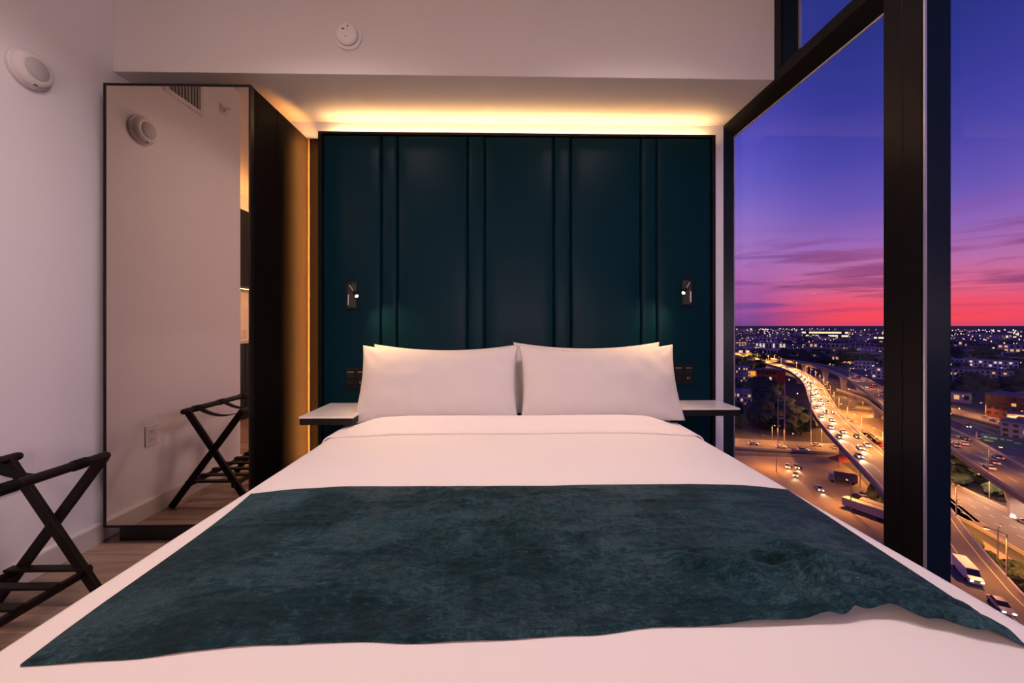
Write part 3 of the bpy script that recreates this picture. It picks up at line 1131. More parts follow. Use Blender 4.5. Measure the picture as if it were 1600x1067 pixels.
# ventilation grille, sprinkler and outlet on the same wall: seen in the mirror
vy0, vy1, vz0, vz1 = 1.235, 1.525, 2.475, 2.775
t = thing('vent_grille', 'white ventilation grille with upright slats high on the wall, seen in the mirror', 'vent', (XL, 1.38, 2.6))
fr = MB()
b_ = .026
for a in ((vy0, vy1, vz0, vz0 + b_), (vy0, vy1, vz1 - b_, vz1), (vy0, vy0 + b_, vz0 + b_, vz1 - b_), (vy1 - b_, vy1, vz0 + b_, vz1 - b_)):
    fr.box(XL, XL + .012, a[0], a[1], a[2], a[3])
put('frame', fr.mesh('frame', 'white_plastic'), t)
put('duct', MB().box(XL, XL + .001, vy0 + b_, vy1 - b_, vz0 + b_, vz1 - b_).mesh('duct', 'dark_hole'), t)
for i in range(10):
    yy = vy0 + b_ + (i + .5) * (vy1 - vy0 - 2 * b_) / 10
    put('slat', MB().box(XL + .0011, XL + .011, yy - .004, yy + .004, vz0 + b_, vz1 - b_).mesh('slat', 'grey_plastic'), t)

m_ = Matrix.Translation((XL, 1.04, 2.63)) @ RX
t = thing('sprinkler_head', 'small sidewall sprinkler head high on the wall, seen in the mirror', 'sprinkler', (XL, 1.04, 2.63))
put('escutcheon', MB().box(XL, XL + .004, 1.005, 1.075, 2.595, 2.665).mesh('escutcheon', 'white_plastic', .002, 1), t)
put('nozzle', MB().lathe([(.013, .004), (.013, .020), (.008, .024), (.006, .045)], m_, 16).mesh('nozzle', 'chrome', smooth=True), t)
put('deflector', MB().lathe([(.016, .045), (.016, .047)], m_, 16).mesh('deflector', 'chrome'), t)

t = thing('wall_outlet', 'white double outlet low on the wall behind the luggage rack', 'socket', (XL, 1.605, .455))
put('plate', MB().box(XL, XL + .006, 1.568, 1.642, .397, .513).mesh('plate', 'white_plastic', .002, 2), t)
for z in (.432, .478):
    put('receptacle', MB().box(XL + .0061, XL + .008, 1.588, 1.622, z - .014, z + .014).mesh('receptacle', 'white_plastic', .001, 1), t)
    for dy in (-.007, .007):
        put('slot', MB().box(XL + .0081, XL + .0085, 1.605 + dy - .0015, 1.605 + dy + .0015, z - .004, z + .008).mesh('slot', 'dark_hole'), t)

# ------------------------------------------------------------------ kitchenette round the corner (a sliver shows in the mirror)
KX = -3.555
for i in range(3):
    y0 = -2.2 + i * .8
    where = ('nearest the entrance', 'in the middle of the run', 'nearest the room corner')[i]
    t = thing('base_cabinet', 'black kitchen base cabinet %s' % where, 'cabinet', (KX + .3, y0 + .4, 0))
    put('body', MB().box(KX, -2.975, y0, y0 + .798, .08, .88).mesh('body', 'black_laminate'), t)
    put('plinth', MB().box(KX, -3.02, y0, y0 + .798, 0, .0795).mesh('plinth', 'black_laminate'), t)
    dd = put('door', MB().box(-2.9745, -2.955, y0 + .003, y0 + .795, .085, .875).mesh('door', 'black_laminate', .002, 1), t)
    put('handle', MB().bar((-2.945, y0 + .1, .84), (-2.945, y0 + .7, .84), .008, .012).mesh('handle', 'black_metal'), dd)
    t = thing('wall_cabinet', 'black kitchen wall cabinet %s' % where, 'cabinet', (KX + .2, y0 + .4, 1.57))
    put('body', MB().box(KX, -3.215, y0, y0 + .798, 1.57, 2.5).mesh('body', 'black_laminate'), t)
    put('door', MB().box(-3.2145, -3.195, y0 + .003, y0 + .795, 1.565, 2.5).mesh('door', 'black_laminate', .002, 1), t)
t = thing('worktop', 'pale stone kitchen worktop on the black base cabinets', 'worktop', (KX + .3, -1, .88))
put('slab', MB().box(KX, -2.94, -2.2, .2, .8805, .92).mesh('slab', 'marble_top', .002, 1), t)
t = thing('splashback', 'warm tiled splashback above the kitchen worktop', 'splashback', (KX, -1, 1.2))
for r in range(5):
    for c in range(12):
        put('tile', MB().box(KX, KX + .008, -2.2 + c * .2 + .002, -2.2 + c * .2 + .198, .9205 + r * .13 + .001, .9205 + r * .13 + .129).mesh('tile', 'marble_top'), t)
for i in range(4):
    x, yy = -3.2 + .03 * (i % 2), -1.22 + i * .13
    me = MB().lathe([(.022, .921), (.034, .95), (.036, 1.03), (.033, 1.03), (.030, .95), (.0, .935)], Matrix.Translation((x, yy, 0)), 20).mesh('tumbler', 'white_plastic', smooth=True)
    put('tumbler', me, label='pale tumbler standing on the kitchen worktop', cat='cup', group='tumblers on the kitchen worktop')
area_light('under_cabinet_light', (-3.36, -1.0, 1.555), (0, 0, 0), 6.0, (1.0, .50, .18), 'RECTANGLE', .05, 2.0)
#CITY#
# ------------------------------------------------------------------ the city below (ground lies 59 m under the room's floor)
GZ = -59.0


def flat(name, pts, z, m, label=None, cat=None):
    mb = MB()
    mb.prism(pts, z - .25, z, 'z')
    return put(name, mb.mesh(name, m), None, 'structure')


_g = MB()
_n = 48
_rings = [0, 150, 400, 900, 2000, 5000, 12000, 30000]
_v = [(0, 0, GZ - .3)]
for _r in _rings[1:]:
    _v += [(_r * math.cos(2 * PI * k / _n), _r * math.sin(2 * PI * k / _n), GZ - .3) for k in range(_n)]
_f = [(0, 1 + k, 1 + (k + 1) % _n) for k in range(_n)]
for _i in range(len(_rings) - 2):
    _a, _b = 1 + _i * _n, 1 + (_i + 1) * _n
    _f += [(_a + k, _b + k, _b + (k + 1) % _n, _a + (k + 1) % _n) for k in range(_n)]
_g.add(_v, _f)
struct('ground', _g, 'city_ground')
flat('ground_lot', [(60, 190), (107, 176), (150, 171), (143, 153), (124, 122), (96, 88), (60, 60)], GZ - .02, 'dirt_ground')
flat('ground_verge', [(142, 131), (139, 118), (134, 105), (128, 90), (120, 76), (112, 78), (121, 92), (128, 106), (132, 122)], GZ - .01, 'dirt_ground')
flat('ground_yard', [(236, 272), (256, 262), (205, 185), (170, 140), (146, 136), (164, 172), (186, 204)], GZ - .03, 'dirt_ground')


def resample(pts, n):
    pts = [Vector(p) for p in pts]
    # smooth by Catmull-Rom, then even steps
    fine = []
    for i in range(len(pts) - 1):
        p0, p1, p2, p3 = pts[max(i - 1, 0)], pts[i], pts[i + 1], pts[min(i + 2, len(pts) - 1)]
        for k in range(8):
            t = k / 8
            fine.append(0.5 * ((2 * p1) + (p2 - p0) * t + (2 * p0 - 5 * p1 + 4 * p2 - p3) * t * t + (3 * p1 - p0 - 3 * p2 + p3) * t ** 3))
    fine.append(pts[-1])
    acc = [0]
    for a, b in zip(fine, fine[1:]):
        acc.append(acc[-1] + (b - a).length)
    out, j = [], 0
    for i in range(n + 1):
        s = acc[-1] * i / n
        while j < len(fine) - 2 and acc[j + 1] < s:
            j += 1
        t = (s - acc[j]) / max(acc[j + 1] - acc[j], 1e-6)
        out.append(fine[j].lerp(fine[j + 1], min(max(t, 0), 1)))
    return out, acc[-1]


class Road:
    def __init__(self, label, centre, width, lanes, elevated=False, m='asphalt', cat='road', n=48, th=1.6, barrier=True, piers=0):
        self.c, self.L = resample(centre, n)
        self.w, self.lanes = width, lanes
        c = self.c
        root = thing('elevated_road' if elevated else 'road', label, cat, tuple(c[0]))
        self.root = root

        def band(off0, off1, z0, z1, name, mat, kind=None, step=1):
            mb = MB()
            vs, fs = [], []
            idx = list(range(0, n + 1, step))
            for i in idx:
                p, nn = c[i], self.normal(i)
                for o, z in ((off0, z0), (off1, z0), (off1, z1), (off0, z1)):
                    q = p + nn * o
                    vs.append((q.x, q.y, q.z + z))
            for k in range(len(idx) - 1):
                a, b = k * 4, k * 4 + 4
                for e in range(4):
                    fs.append((a + e, a + (e + 1) % 4, b + (e + 1) % 4, b + e))
            fs += [(0, 3, 2, 1), tuple(len(vs) - 4 + q for q in range(4))]
            mb.add(vs, fs)
            return put(name, mb.mesh(name, mat), root, kind)
        h = width / 2
        band(-h, h, -th if elevated else -.2, 0, 'deck' if elevated else 'roadway', m)
        if elevated:
            band(-h + 2, h - 2, -th - 1.2, -th - .001, 'girder', 'concrete')
        if barrier:
            band(-h, -h + .35, .001, .95, 'barrier', 'concrete')
            band(h - .35, h, .001, .95, 'barrier', 'concrete')
        # painted lines, flat print on the road
        mb = MB()
        lw = (width - 2.4) / lanes
        for k in range(lanes + 1):
            o = -h + 1.2 + k * lw
            solid_line = k in (0, lanes)
            for i in range(n):
                if not solid_line and i % 2:
                    continue
                a, b = c[i] + self.normal(i) * o, c[i + 1] + self.normal(i + 1) * o
                if not solid_line:
                    b = a.lerp(b, .6)
                s = self.normal(i) * .09
                mb.add([a - s + Vector((0, 0, .02)), a + s + Vector((0, 0, .02)), b + s + Vector((0, 0, .02)), b - s + Vector((0, 0, .02))], [(0, 1, 2, 3)])
        put('lane_marking', mb.mesh('lane_marking', 'paint_line'), root, 'stuff')
        if piers:
            for k in range(piers):
                i = int((k + .5) / piers * n)
                self.pier(c[i], th + 1.2)

    def pier(self, p, below):
        i = min(range(len(self.c)), key=lambda q: (self.c[q] - p).length)
        nn = self.normal(i)
        d = Vector((-nn.y, nn.x, 0))
        top, bot = p.z - below - .01, GZ - .25
        mb = MB()
        vs = []
        for z, hw, hd in ((bot, 1.7, .9), (bot + (top - bot) * .45, 1.8, .9), (bot + (top - bot) * .8, 2.6, .95), (top, self.w * .34, 1.0)):
            for a, b in ((-1, -1), (1, -1), (1, 1), (-1, 1)):
                q = Vector((p.x, p.y, z)) + nn * (a * hw) + d * (b * hd)
                vs.append(q)
        fs = [(3, 2, 1, 0), (12, 13, 14, 15)]
        for r in range(3):
            for e in range(4):
                fs.append((r * 4 + e, r * 4 + (e + 1) % 4, r * 4 + 4 + (e + 1) % 4, r * 4 + 4 + e))
        mb.add(vs, fs)
        put('pier', mb.mesh('pier', 'concrete'), self.root)

    def normal(self, i):
        a, b = self.c[max(i - 1, 0)], self.c[min(i + 1, len(self.c) - 1)]
        d = (b - a)
        d.z = 0
        d.normalize()
        return Vector((d.y, -d.x, 0))           # right-hand side of travel along the list

    def at(self, s, off):
        """point and heading at fraction s, offset metres to the right"""
        f = min(max(s, 0), 1) * (len(self.c) - 1)
        i = min(int(f), len(self.c) - 2)
        p = self.c[i].lerp(self.c[i + 1], f - i)
        d = self.c[i + 1] - self.c[i]
        return p + self.normal(i) * off, math.atan2(-d.x, d.y)


def shift(pts, off):
    """offset a polyline sideways (positive: right of travel)"""
    out = []
    for i, p in enumerate(pts):
        a, b = pts[max(i - 1, 0)], pts[min(i + 1, len(pts) - 1)]
        dx, dy = b[0] - a[0], b[1] - a[1]
        L = math.hypot(dx, dy)
        out.append((p[0] + dy / L * off, p[1] - dx / L * off, p[2]))
    return out


E1 = [(63, 39.7), (72.5, 56.2), (78.3, 66.2), (84.8, 76.7), (97.8, 94), (111.7, 111.5), (129, 140.5), (151, 177.8), (173.8, 213.2), (209.4, 261.3), (251.7, 318.8), (291.6, 381.9), (315.1, 427), (338.3, 492.6), (385.8, 632.8), (417.4, 747.1)]
hwy1 = Road('bright orange elevated highway sweeping in a curve towards the horizon', shift([(x, y, -48) for x, y in E1], 6.2), 12.4, 3, True, piers=12, cat='highway', n=60)
E2 = [(380, 520, -44), (350.7, 417, -42), (335, 379, -42), (303.5, 321.3, -42), (267.4, 266.9, -42.5), (236.6, 220.2, -45), (219, 197.5, -47), (206.5, 173.4, -46.6), (193.6, 152.9, -46.6), (174.7, 125.8, -46.6), (162.6, 108.8, -46.6), (148, 86, -46.6)]
hwy2 = Road('tall elevated road with red tail lights passing behind the window mullion', shift(E2, 6.5), 13, 3, True, piers=9, cat='highway', n=60)
E3 = [(262, 292, -48.5), (248, 255, -48.5), (236, 236, -48.5), (214, 204, -49)]
hwy3 = Road('short stretch of lower flyover beneath the tall elevated road', E3, 9, 2, True, piers=3, cat='flyover', n=16)
roadB = Road('orange ground-level road beside the curving elevated highway', [(262, 318, GZ), (235, 275, GZ), (207, 228, GZ), (180, 182, GZ), (160, 150, GZ), (140, 118, GZ)], 13, 3, barrier=False)
cross = Road('orange-lit cross street behind the lot, beyond the bed corner', [(60, 210, GZ), (100, 198, GZ), (123, 191, GZ), (150, 185.5, GZ), (172, 181, GZ)], 15, 4, barrier=True)
low = Road('wide frontage road with cars under the tall elevated road', [(196, 215, GZ), (176, 174, GZ), (161, 145, GZ), (155.5, 130, GZ), (152.5, 120, GZ), (149, 107, GZ), (145, 94, GZ), (136, 70, GZ)], 20, 5, barrier=True)
strip = Road('bright orange road in front of the red brick building', [(335, 360, GZ), (318, 290, GZ), (312, 262, GZ), (306, 236, GZ), (300, 214, GZ), (288, 180, GZ)], 16, 4, barrier=True)
upper = Road('dim purple road with a green overhead sign', [(292, 300, GZ + 4), (262, 245, GZ + 6), (243, 211, GZ + 7), (226, 182, GZ + 8), (208, 152, GZ + 8), (192, 126, GZ + 8)], 17, 4, barrier=True)
far_road = Road('far orange road crossing below the floodlit halls', [(330, 600, GZ), (420, 640, GZ), (520, 640, GZ), (640, 600, GZ)], 18, 4, barrier=False)

# ---- street lamps, each a post with a sodium lamp that lights the road
LAMP_POST = {}


def street_lamp(p, heading, h, watts, label, group, color=SODIUM, globe=False):
    key = h
    root = thing('street_lamp', label, 'street lamp', tuple(p), group)
    if key not in LAMP_POST:
        pole = MB().tube([(0, 0, 0), (0, 0, h * .5), (0, 0, h)], [.16, .12, .09], 8).mesh('pole', 'pole_metal', smooth=True)
        arm = MB().tube([(0, 0, h - .05), (1.2, 0, h + .35), (2.4, 0, h + .45)], .06, 6).mesh('arm', 'pole_metal', smooth=True)
        head = MB().prism([(2.1, h + .38), (3.0, h + .38), (2.9, h + .58), (2.2, h + .58)], -.2, .2, 'y').mesh('lamp_head', 'pole_metal')
        bulb = MB().box(2.2, 2.95, -.17, .17, h + .30, h + .379).mesh('bulb', 'sodium_bulb')
        LAMP_POST[key] = (pole, arm, head, bulb)
    root.rotation_euler = (0, 0, heading)
    for nm, me in zip(('pole', 'arm', 'lamp_head', 'bulb'), LAMP_POST[key]):
        o = bpy.data.objects.new(nm, me)
        C.objects.link(o)
        o.parent = root
    if watts:
        ld = bpy.data.lights.new('street_light', 'POINT' if globe else 'SPOT')
        if not globe:
            ld.spot_size = 2.7
            ld.spot_blend = .35
        ld.energy = watts
        ld.color = color
        ld.shadow_soft_size = .35
        lo = bpy.data.objects.new('street_light', ld)
        lo.location = (2.55, 0, h + .1)
        C.objects.link(lo)
        lo.parent = root
    return root


def lamps(road, fr, to, k, side, h, watts, label, group, color=SODIUM):
    for i in range(k):
        p, hd = road.at(fr + (to - fr) * (i + .5) / k, side * (road.w / 2 - .2))
        street_lamp(p, hd + (PI if side > 0 else 0), h, watts, label, group, color)


lamps(hwy1, .0, .15, 4, 1, 9, 9000, 'lamp post on the elevated highway where it passes nearest the room', 'nearest lamp posts on the curving highway')
lamps(hwy1, .15, .55, 12, 1, 9, 30000, 'slim lamp post along the curving elevated highway', 'lamp posts on the curving elevated highway')
lamps(hwy1, .55, .98, 7, 1, 10, 90000, 'distant lamp post on the far reach of the curving highway', 'far lamp posts on the curving highway')
lamps(roadB, .1, .95, 6, 1, 9, 56000, 'lamp post along the ground-level orange road', 'lamp posts on the ground-level orange road')
lamps(hwy2, .45, .98, 6, 1, 9, 9000, 'lamp post on the tall elevated road', 'lamp posts on the tall elevated road')
lamps(low, .1, .95, 6, -1, 9, 11000, 'lamp post between the frontage road and the bare verge', 'lamp posts beside the frontage road', (1.0, .56, .36))
lamps(strip, .15, .95, 6, -1, 9, 14000, 'lamp post in front of the red brick building', 'lamp posts on the orange road by the brick building')
lamps(cross, .2, .98, 4, -1, 9, 14000, 'lamp post along the cross street', 'lamp posts on the cross street')
lamps(far_road, .05, .95, 8, -1, 10, 70000, 'far lamp post along the road below the halls', 'far lamp posts below the halls')
for x, y in ((137.5, 124), (132.5, 110), (126.5, 96), (119, 82)):
    street_lamp((x, y, GZ), .5, 8, 9000, 'lamp post on the bare orange verge beside the frontage road', 'lamp posts on the verge')
for x, y in ((112, 156), (132, 140), (112, 122)):
    street_lamp((x, y, GZ), 1.2, 9, 11000, 'lamp post standing in the bare lot', 'lamp posts in the lot')
for x, y in ((290, 318), (266, 280), (246, 250), (226, 222), (196, 186)):
    street_lamp((x, y, GZ), -2.2, 7, 16000, 'lamp post among the piers of the flyovers', 'lamp posts under the flyovers', globe=True)

# ---- cars
CAR = {}


def make_car(paint):
    if paint in CAR:
        return CAR[paint]
    b = MB()
    side = [(-2.2, .3), (2.2, .3), (2.25, .62), (2.05, .82), (1.05, .92), (-1.9, .95), (-2.22, .85)]
    vs = [(x, y, z) for x in (-.88, .88) for y, z in side]
    n = len(side)
    b.add(vs, [tuple(range(n))[::-1], tuple(range(n, 2 * n))] + [(i, (i + 1) % n, n + (i + 1) % n, n + i) for i in range(n)])
    body = b.mesh('body', 'car_' + paint, .06, 2)
    cab = MB()
    lo = [(-.80, -1.7, .93), (.80, -1.7, .93), (.80, 1.05, .92), (-.80, 1.05, .92)]
    hi = [(-.62, -1.15, 1.42), (.62, -1.15, 1.42), (.62, .25, 1.42), (-.62, .25, 1.42)]
    cab.add(lo + hi, [(0, 1, 2, 3), (0, 4, 5, 1), (1, 5, 6, 2), (2, 6, 7, 3), (3, 7, 4, 0), (7, 6, 5, 4)])
    cabin = cab.mesh('windows', 'window_dark')
    roof = MB().box(-.62, .62, -1.15, .25, 1.421, 1.46).mesh('roof', 'car_' + paint)
    wh = MB().tube([(-.1, 0, 0), (.1, 0, 0)], .32, 12).mesh('wheel', 'tyre')
    hl = MB().box(-.22, .22, -.03, .03, -.1, .1).mesh('headlight', 'headlight_on')
    tl = MB().box(-.24, .24, -.03, .03, -.1, .1).mesh('taillight', 'taillight_on')
    CAR[paint] = (body, cabin, roof, wh, hl, tl)
    return CAR[paint]


def car(p, heading, paint, label, group=None, lit=True, beam=0):
    body, cabin, roof, wh, hl, tl = make_car(paint)
    root = thing('car', label, 'car', tuple(p), group)
    root.rotation_euler = (0, 0, heading)
    for nm, me, loc in [('body', body, (0, 0, 0)), ('windows', cabin, (0, 0, 0)), ('roof', roof, (0, 0, 0))] + \
            [('wheel', wh, (sx * .82, sy, .32)) for sx in (-1, 1) for sy in (-1.35, 1.4)] + \
            ([('headlight', hl, (sx * .6, 2.26, .64)) for sx in (-1, 1)] + [('taillight', tl, (sx * .6, -2.25, .74)) for sx in (-1, 1)] if lit else []):
        o = bpy.data.objects.new(nm, me)
        C.objects.link(o)
        o.parent = root
        o.location = loc
    if beam:
        ld = bpy.data.lights.new('headlight_beam', 'SPOT')
        ld.energy = beam
        ld.color = (1.0, .74, .42)
        ld.spot_size = .85
        ld.spot_blend = .8
        ld.shadow_soft_size = .1
        lo = bpy.data.objects.new('headlight_beam', ld)
        lo.location = (0, 2.35, .72)
        lo.rotation_euler = (PI / 2 - .12, 0, 0)
        C.objects.link(lo)
        lo.parent = root
    return root


PAINTS = ['white', 'silver', 'black', 'silver', 'white', 'red']


def traffic(road, k, fr, to, lanes, sense, label, group, seed, beam=0):
    r = random.Random(seed)
    lw = (road.w - 2.4) / road.lanes
    for i in range(k):
        s = fr + (to - fr) * (i + r.uniform(.15, .85)) / k
        lane = lanes[i % len(lanes)]
        off = -road.w / 2 + 1.2 + (lane + .5) * lw
        p, hd = road.at(s, off)
        car(p + Vector((0, 0, .02)), hd + (PI if sense < 0 else 0), r.choice(PAINTS), label, group, beam=beam)


traffic(hwy1, 32, .15, .62, [0, 1], -1, 'oncoming car with headlights on the curving elevated highway', 'cars driving in on the curving highway', 1, 7000)
traffic(hwy1, 8, .14, .5, [2], -1, 'car in the far lane of the curving elevated highway', 'cars in the far lane of the curving highway', 2)
traffic(roadB, 9, .1, .9, [0, 1, 2], -1, 'car on the ground-level orange road beside the highway', 'cars on the ground-level orange road', 3)
traffic(hwy2, 28, .42, .95, [0, 1, 2], -1, 'car driving off with red tail lights on the tall elevated road', 'cars on the tall elevated road', 4, 2500)
traffic(low, 12, .1, .92, [0, 1, 2, 3], -1, 'car with red tail lights on the wide frontage road', 'cars on the frontage road', 5, 2500)
traffic(strip, 14, .1, .95, [0, 1, 2, 3], -1, 'car on the bright road in front of the brick building', 'cars on the road by the brick building', 6)
traffic(cross, 10, .15, .98, [0, 1, 2, 3], 1, 'car on the cross street behind the lot', 'cars on the cross street', 7)
traffic(upper, 5, .3, .95, [0, 2], 1, 'car on the dim road with the overhead sign', 'cars on the dim road', 8)
car((86.2, 65.0, -47.98), 2.62, 'silver', 'silver car with headlights ahead of the white van, by the bed edge', beam=3000)
for i, (x, y, a, w) in enumerate([(120.1, 160.8, 2.6, 'at the back of the bare lot, one of a pair'), (123.6, 160.2, 2.6, 'at the back of the bare lot, one of a pair')]):
    car((x, y, GZ), a, ('white', 'silver')[i], 'car with headlights ' + w, 'paired cars at the back of the lot', beam=3000)
car((116.7, 151.8, GZ), 2.5, 'white', 'white car with headlights in the middle of the bare lot', beam=3000)
car((115.4, 138.6, GZ), 2.7, 'silver', 'silver car with headlights crossing the bare lot near the bed edge', beam=3000)
car((122.2, 131.5, GZ), 2.2, 'black', 'black car parked by the two long trailers', lit=False)
car((126.5, 133.0, GZ), 1.1, 'white', 'white car parked beside the dark box truck', lit=False)

# white van, box truck, two long trailers, red tent
vn = thing('van', 'long white van on the elevated highway where it passes nearest the room', 'van', (90.6, 73.4, -47.98))
vn.rotation_euler = (0, 0, 2.60)


def part(root, nm, mb, m, bevel=0.0, loc=(0, 0, 0)):
    o = bpy.data.objects.new(nm, mb.mesh(nm, m, bevel))
    C.objects.link(o)
    o.parent = root
    o.location = loc
    return o


part(vn, 'body', MB().prism([(-3.4, .4), (3.4, .4), (3.5, 1.2), (2.4, 1.45), (1.7, 2.5), (-3.4, 2.6)], -1.0, 1.0, 'x'), 'car_white', .08)
part(vn, 'windscreen', MB().add([(-.9, 2.38, 1.5), (.9, 2.38, 1.5), (.8, 1.76, 2.42), (-.8, 1.76, 2.42), (-.9, 2.42, 1.52), (.9, 2.42, 1.52), (.8, 1.80, 2.44), (-.8, 1.80, 2.44)],
                                [(0, 1, 2, 3), (4, 7, 6, 5), (0, 4, 5, 1), (1, 5, 6, 2), (2, 6, 7, 3), (3, 7, 4, 0)]), 'window_dark')
for sx in (-1, 1):
    for sy in (-2.2, 2.3):
        part(vn, 'wheel', MB().tube([(-.12, 0, 0), (.12, 0, 0)], .4, 14), 'tyre', 0, (sx * .95, sy, .4))
    part(vn, 'headlight', MB().box(-.2, .2, -.03, .03, -.12, .12), 'headlight_on', 0, (sx * .7, 3.5, .95))
bt = thing('box_truck', 'dark box truck parked in the bare lot', 'truck', (129.4, 144.5, GZ))
bt.rotation_euler = (0, 0, 1.05)
part(bt, 'box', MB().box(-1.3, 1.3, -4.2, 2.4, 1.0, 3.7), 'facade_dark', .05)
part(bt, 'cab', MB().prism([(2.5, .6), (4.6, .6), (4.6, 1.7), (4.2, 2.7), (2.5, 2.7)], -1.15, 1.15, 'x'), 'car_silver', .06)
part(bt, 'chassis', MB().box(-.9, .9, -4.0, 4.3, .55, .99), 'tyre')
for sx in (-1, 1):
    for sy in (-2.8, 3.4):
        part(bt, 'wheel', MB().tube([(-.15, 0, 0), (.15, 0, 0)], .5, 14), 'tyre', 0, (sx * 1.1, sy, .5))
for i, (x, y) in enumerate(((114.9, 119.6), (119.6, 118.4))):
    tr = thing('trailer', 'long pale box trailer parked in the lot corner, ' + ('the one closer to the bed edge' if i == 0 else 'the one closer to the mullion'), 'trailer', (x, y, GZ))
    tr.rotation_euler = (0, 0, .42)
    part(tr, 'box', MB().box(-1.3, 1.3, -6, 6, 1.1, 3.6), 'concrete', .04)
    part(tr, 'chassis', MB().box(-.8, .8, -5.6, 5.2, .6, 1.09), 'tyre')
    for sx in (-1, 1):
        for sy in (-4.6, -3.5):
            part(tr, 'wheel', MB().tube([(-.15, 0, 0), (.15, 0, 0)], .5, 12), 'tyre', 0, (sx * 1.05, sy, .5))
        part(tr, 'landing_leg', MB().box(-.08, .08, -.08, .08, 0, 1.1), 'pole_metal', 0, (sx * .8, 3.4, 0))
tn = thing('tent', 'red peaked tent standing at the back of the bare lot', 'tent', (145.2, 162.5, GZ))
part(tn, 'canopy', MB().add([(-4, -3, 2.4), (4, -3, 2.4), (4, 3, 2.4), (-4, 3, 2.4), (-1.5, 0, 4.6), (1.5, 0, 4.6)],
                            [(0, 1, 5, 4), (1, 2, 5), (2, 3, 4, 5), (3, 0, 4), (3, 2, 1, 0)]), 'tent_red')
for sx in (-3.9, 3.9):
    for sy in (-2.9, 2.9):
        part(tn, 'post', MB().tube([(0, 0, 0), (0, 0, 2.42)], .07, 8), 'pole_metal', 0, (sx, sy, 0))

# ---- board on twin posts made up for a pane reflection, tall mast and the green overhead sign
ts = thing('twin_post_reflection', 'tall brown board on two posts, made up for a reflection in the pane', 'sign', (139.6, 191, GZ))
for dx, dy in ((-1.5, .2), (1.5, -.2)):
    part(ts, 'post', MB().tube([(0, 0, 0), (0, 0, 31)], [.32, .25], 10), 'pole_metal', 0, (dx, dy, 0))
part(ts, 'board', MB().box(-2.0, 2.0, -.2, .2, 31, 37.6), 'facade_brick', .05)
part(ts, 'cross_bar', MB().box(-1.9, 1.9, -.12, .12, 13.0, 13.7), 'pole_metal')
mp_ = thing('light_mast', 'slender light mast standing before the curving elevated highway', 'mast', (157.1, 194, GZ))
part(mp_, 'mast', MB().tube([(0, 0, 0), (0, 0, 30.5)], [.34, .18], 10), 'pole_metal')
part(mp_, 'lamp_ring', MB().tube([(0, 0, 30.5), (0, 0, 31.1)], .8, 12), 'pole_metal')
gs = thing('overhead_sign', 'green overhead road sign on a gantry above the dim purple road', 'sign', (200, 150.5, GZ + 8))
gs.rotation_euler = (0, 0, -.93)
part(gs, 'post', MB().tube([(0, 0, 0), (0, 0, 8.2)], .22, 10), 'pole_metal', 0, (-6.5, 0, 0))
part(gs, 'post', MB().tube([(0, 0, 0), (0, 0, 8.2)], .22, 10), 'pole_metal', 0, (7.5, 0, 0))
part(gs, 'beam', MB().box(-6.6, 7.6, -.15, .15, 5.2, 5.7), 'pole_metal')
sb = part(gs, 'sign_board', MB().box(-5.4, 5.4, -.35, -.16, 4.0, 8.0), 'sign_green', .04)
lt = MB()
for x0, x1, z0, z1 in ((-4.6, -3.6, 6.2, 6.9), (-3.2, -1.2, 6.2, 6.8), (-.4, .6, 6.3, 6.9), (1.0, 2.6, 6.3, 6.8), (3.0, 4.6, 5.6, 6.1), (-4.6, -2.2, 4.9, 5.4)):
    lt.box(x0, x1, -.37, -.351, z0, z1)
lo_ = bpy.data.objects.new('lettering', lt.mesh('lettering', 'paint_line'))
C.objects.link(lo_)
lo_.parent = sb

# ---- buildings
def building(label, x, y, w, d, h, wall, rows, cols, lit=.35, lit_mat='window_lit_warm', turn=0.0, roof='roof_grey', seed=0, win=(.55, .55), group=None, parapet=True, cat='building', z0=GZ):
    r = random.Random(seed + int(x * 7 + y))
    root = thing('building', label, cat, (x, y, z0), group)
    root.rotation_euler = (0, 0, -math.atan2(x, y) + turn)
    part(root, 'wall', MB().box(-w / 2, w / 2, 0, d, -.3, h), wall)
    rf = MB().box(-w / 2 - .3, w / 2 + .3, -.3, d + .3, h + .01, h + .45)
    if parapet:
        rf.box(-w / 4, -w / 8, d * .4, d * .7, h + .46, h + 2.2)
    part(root, 'roof', rf, roof)
    a, b = MB(), MB()
    cw, ch = w / cols, (h - 1.0) / rows
    for rr in range(rows):
        for cc in range(cols):
            x0 = -w / 2 + (cc + .5 - win[0] / 2) * cw
            zz = .8 + (rr + .5 - win[1] / 2) * ch
            (a if r.random() < lit else b).box(x0, x0 + win[0] * cw, -.12, -.01, zz, zz + win[1] * ch)
    nd = max(2, int(d / cw))
    for sx in (-1, 1):
        for rr in range(rows):
            for cc in range(nd):
                y0 = (cc + .5 - win[0] / 2) * d / nd
                zz = .8 + (rr + .5 - win[1] / 2) * ch
                xx = sx * w / 2
                (a if r.random() < lit else b).box(min(xx, xx + sx * .12) + (.01 if sx > 0 else 0), max(xx, xx + sx * .12) - (.01 if sx < 0 else 0), y0, y0 + win[0] * d / nd, zz, zz + win[1] * ch)
    for mb, nm, m in ((a, 'lit_window', lit_mat), (b, 'dark_window', 'window_dark')):
        if mb.v:
            o = part(root, nm, mb, m)
            o['kind'] = 'stuff'
    return root


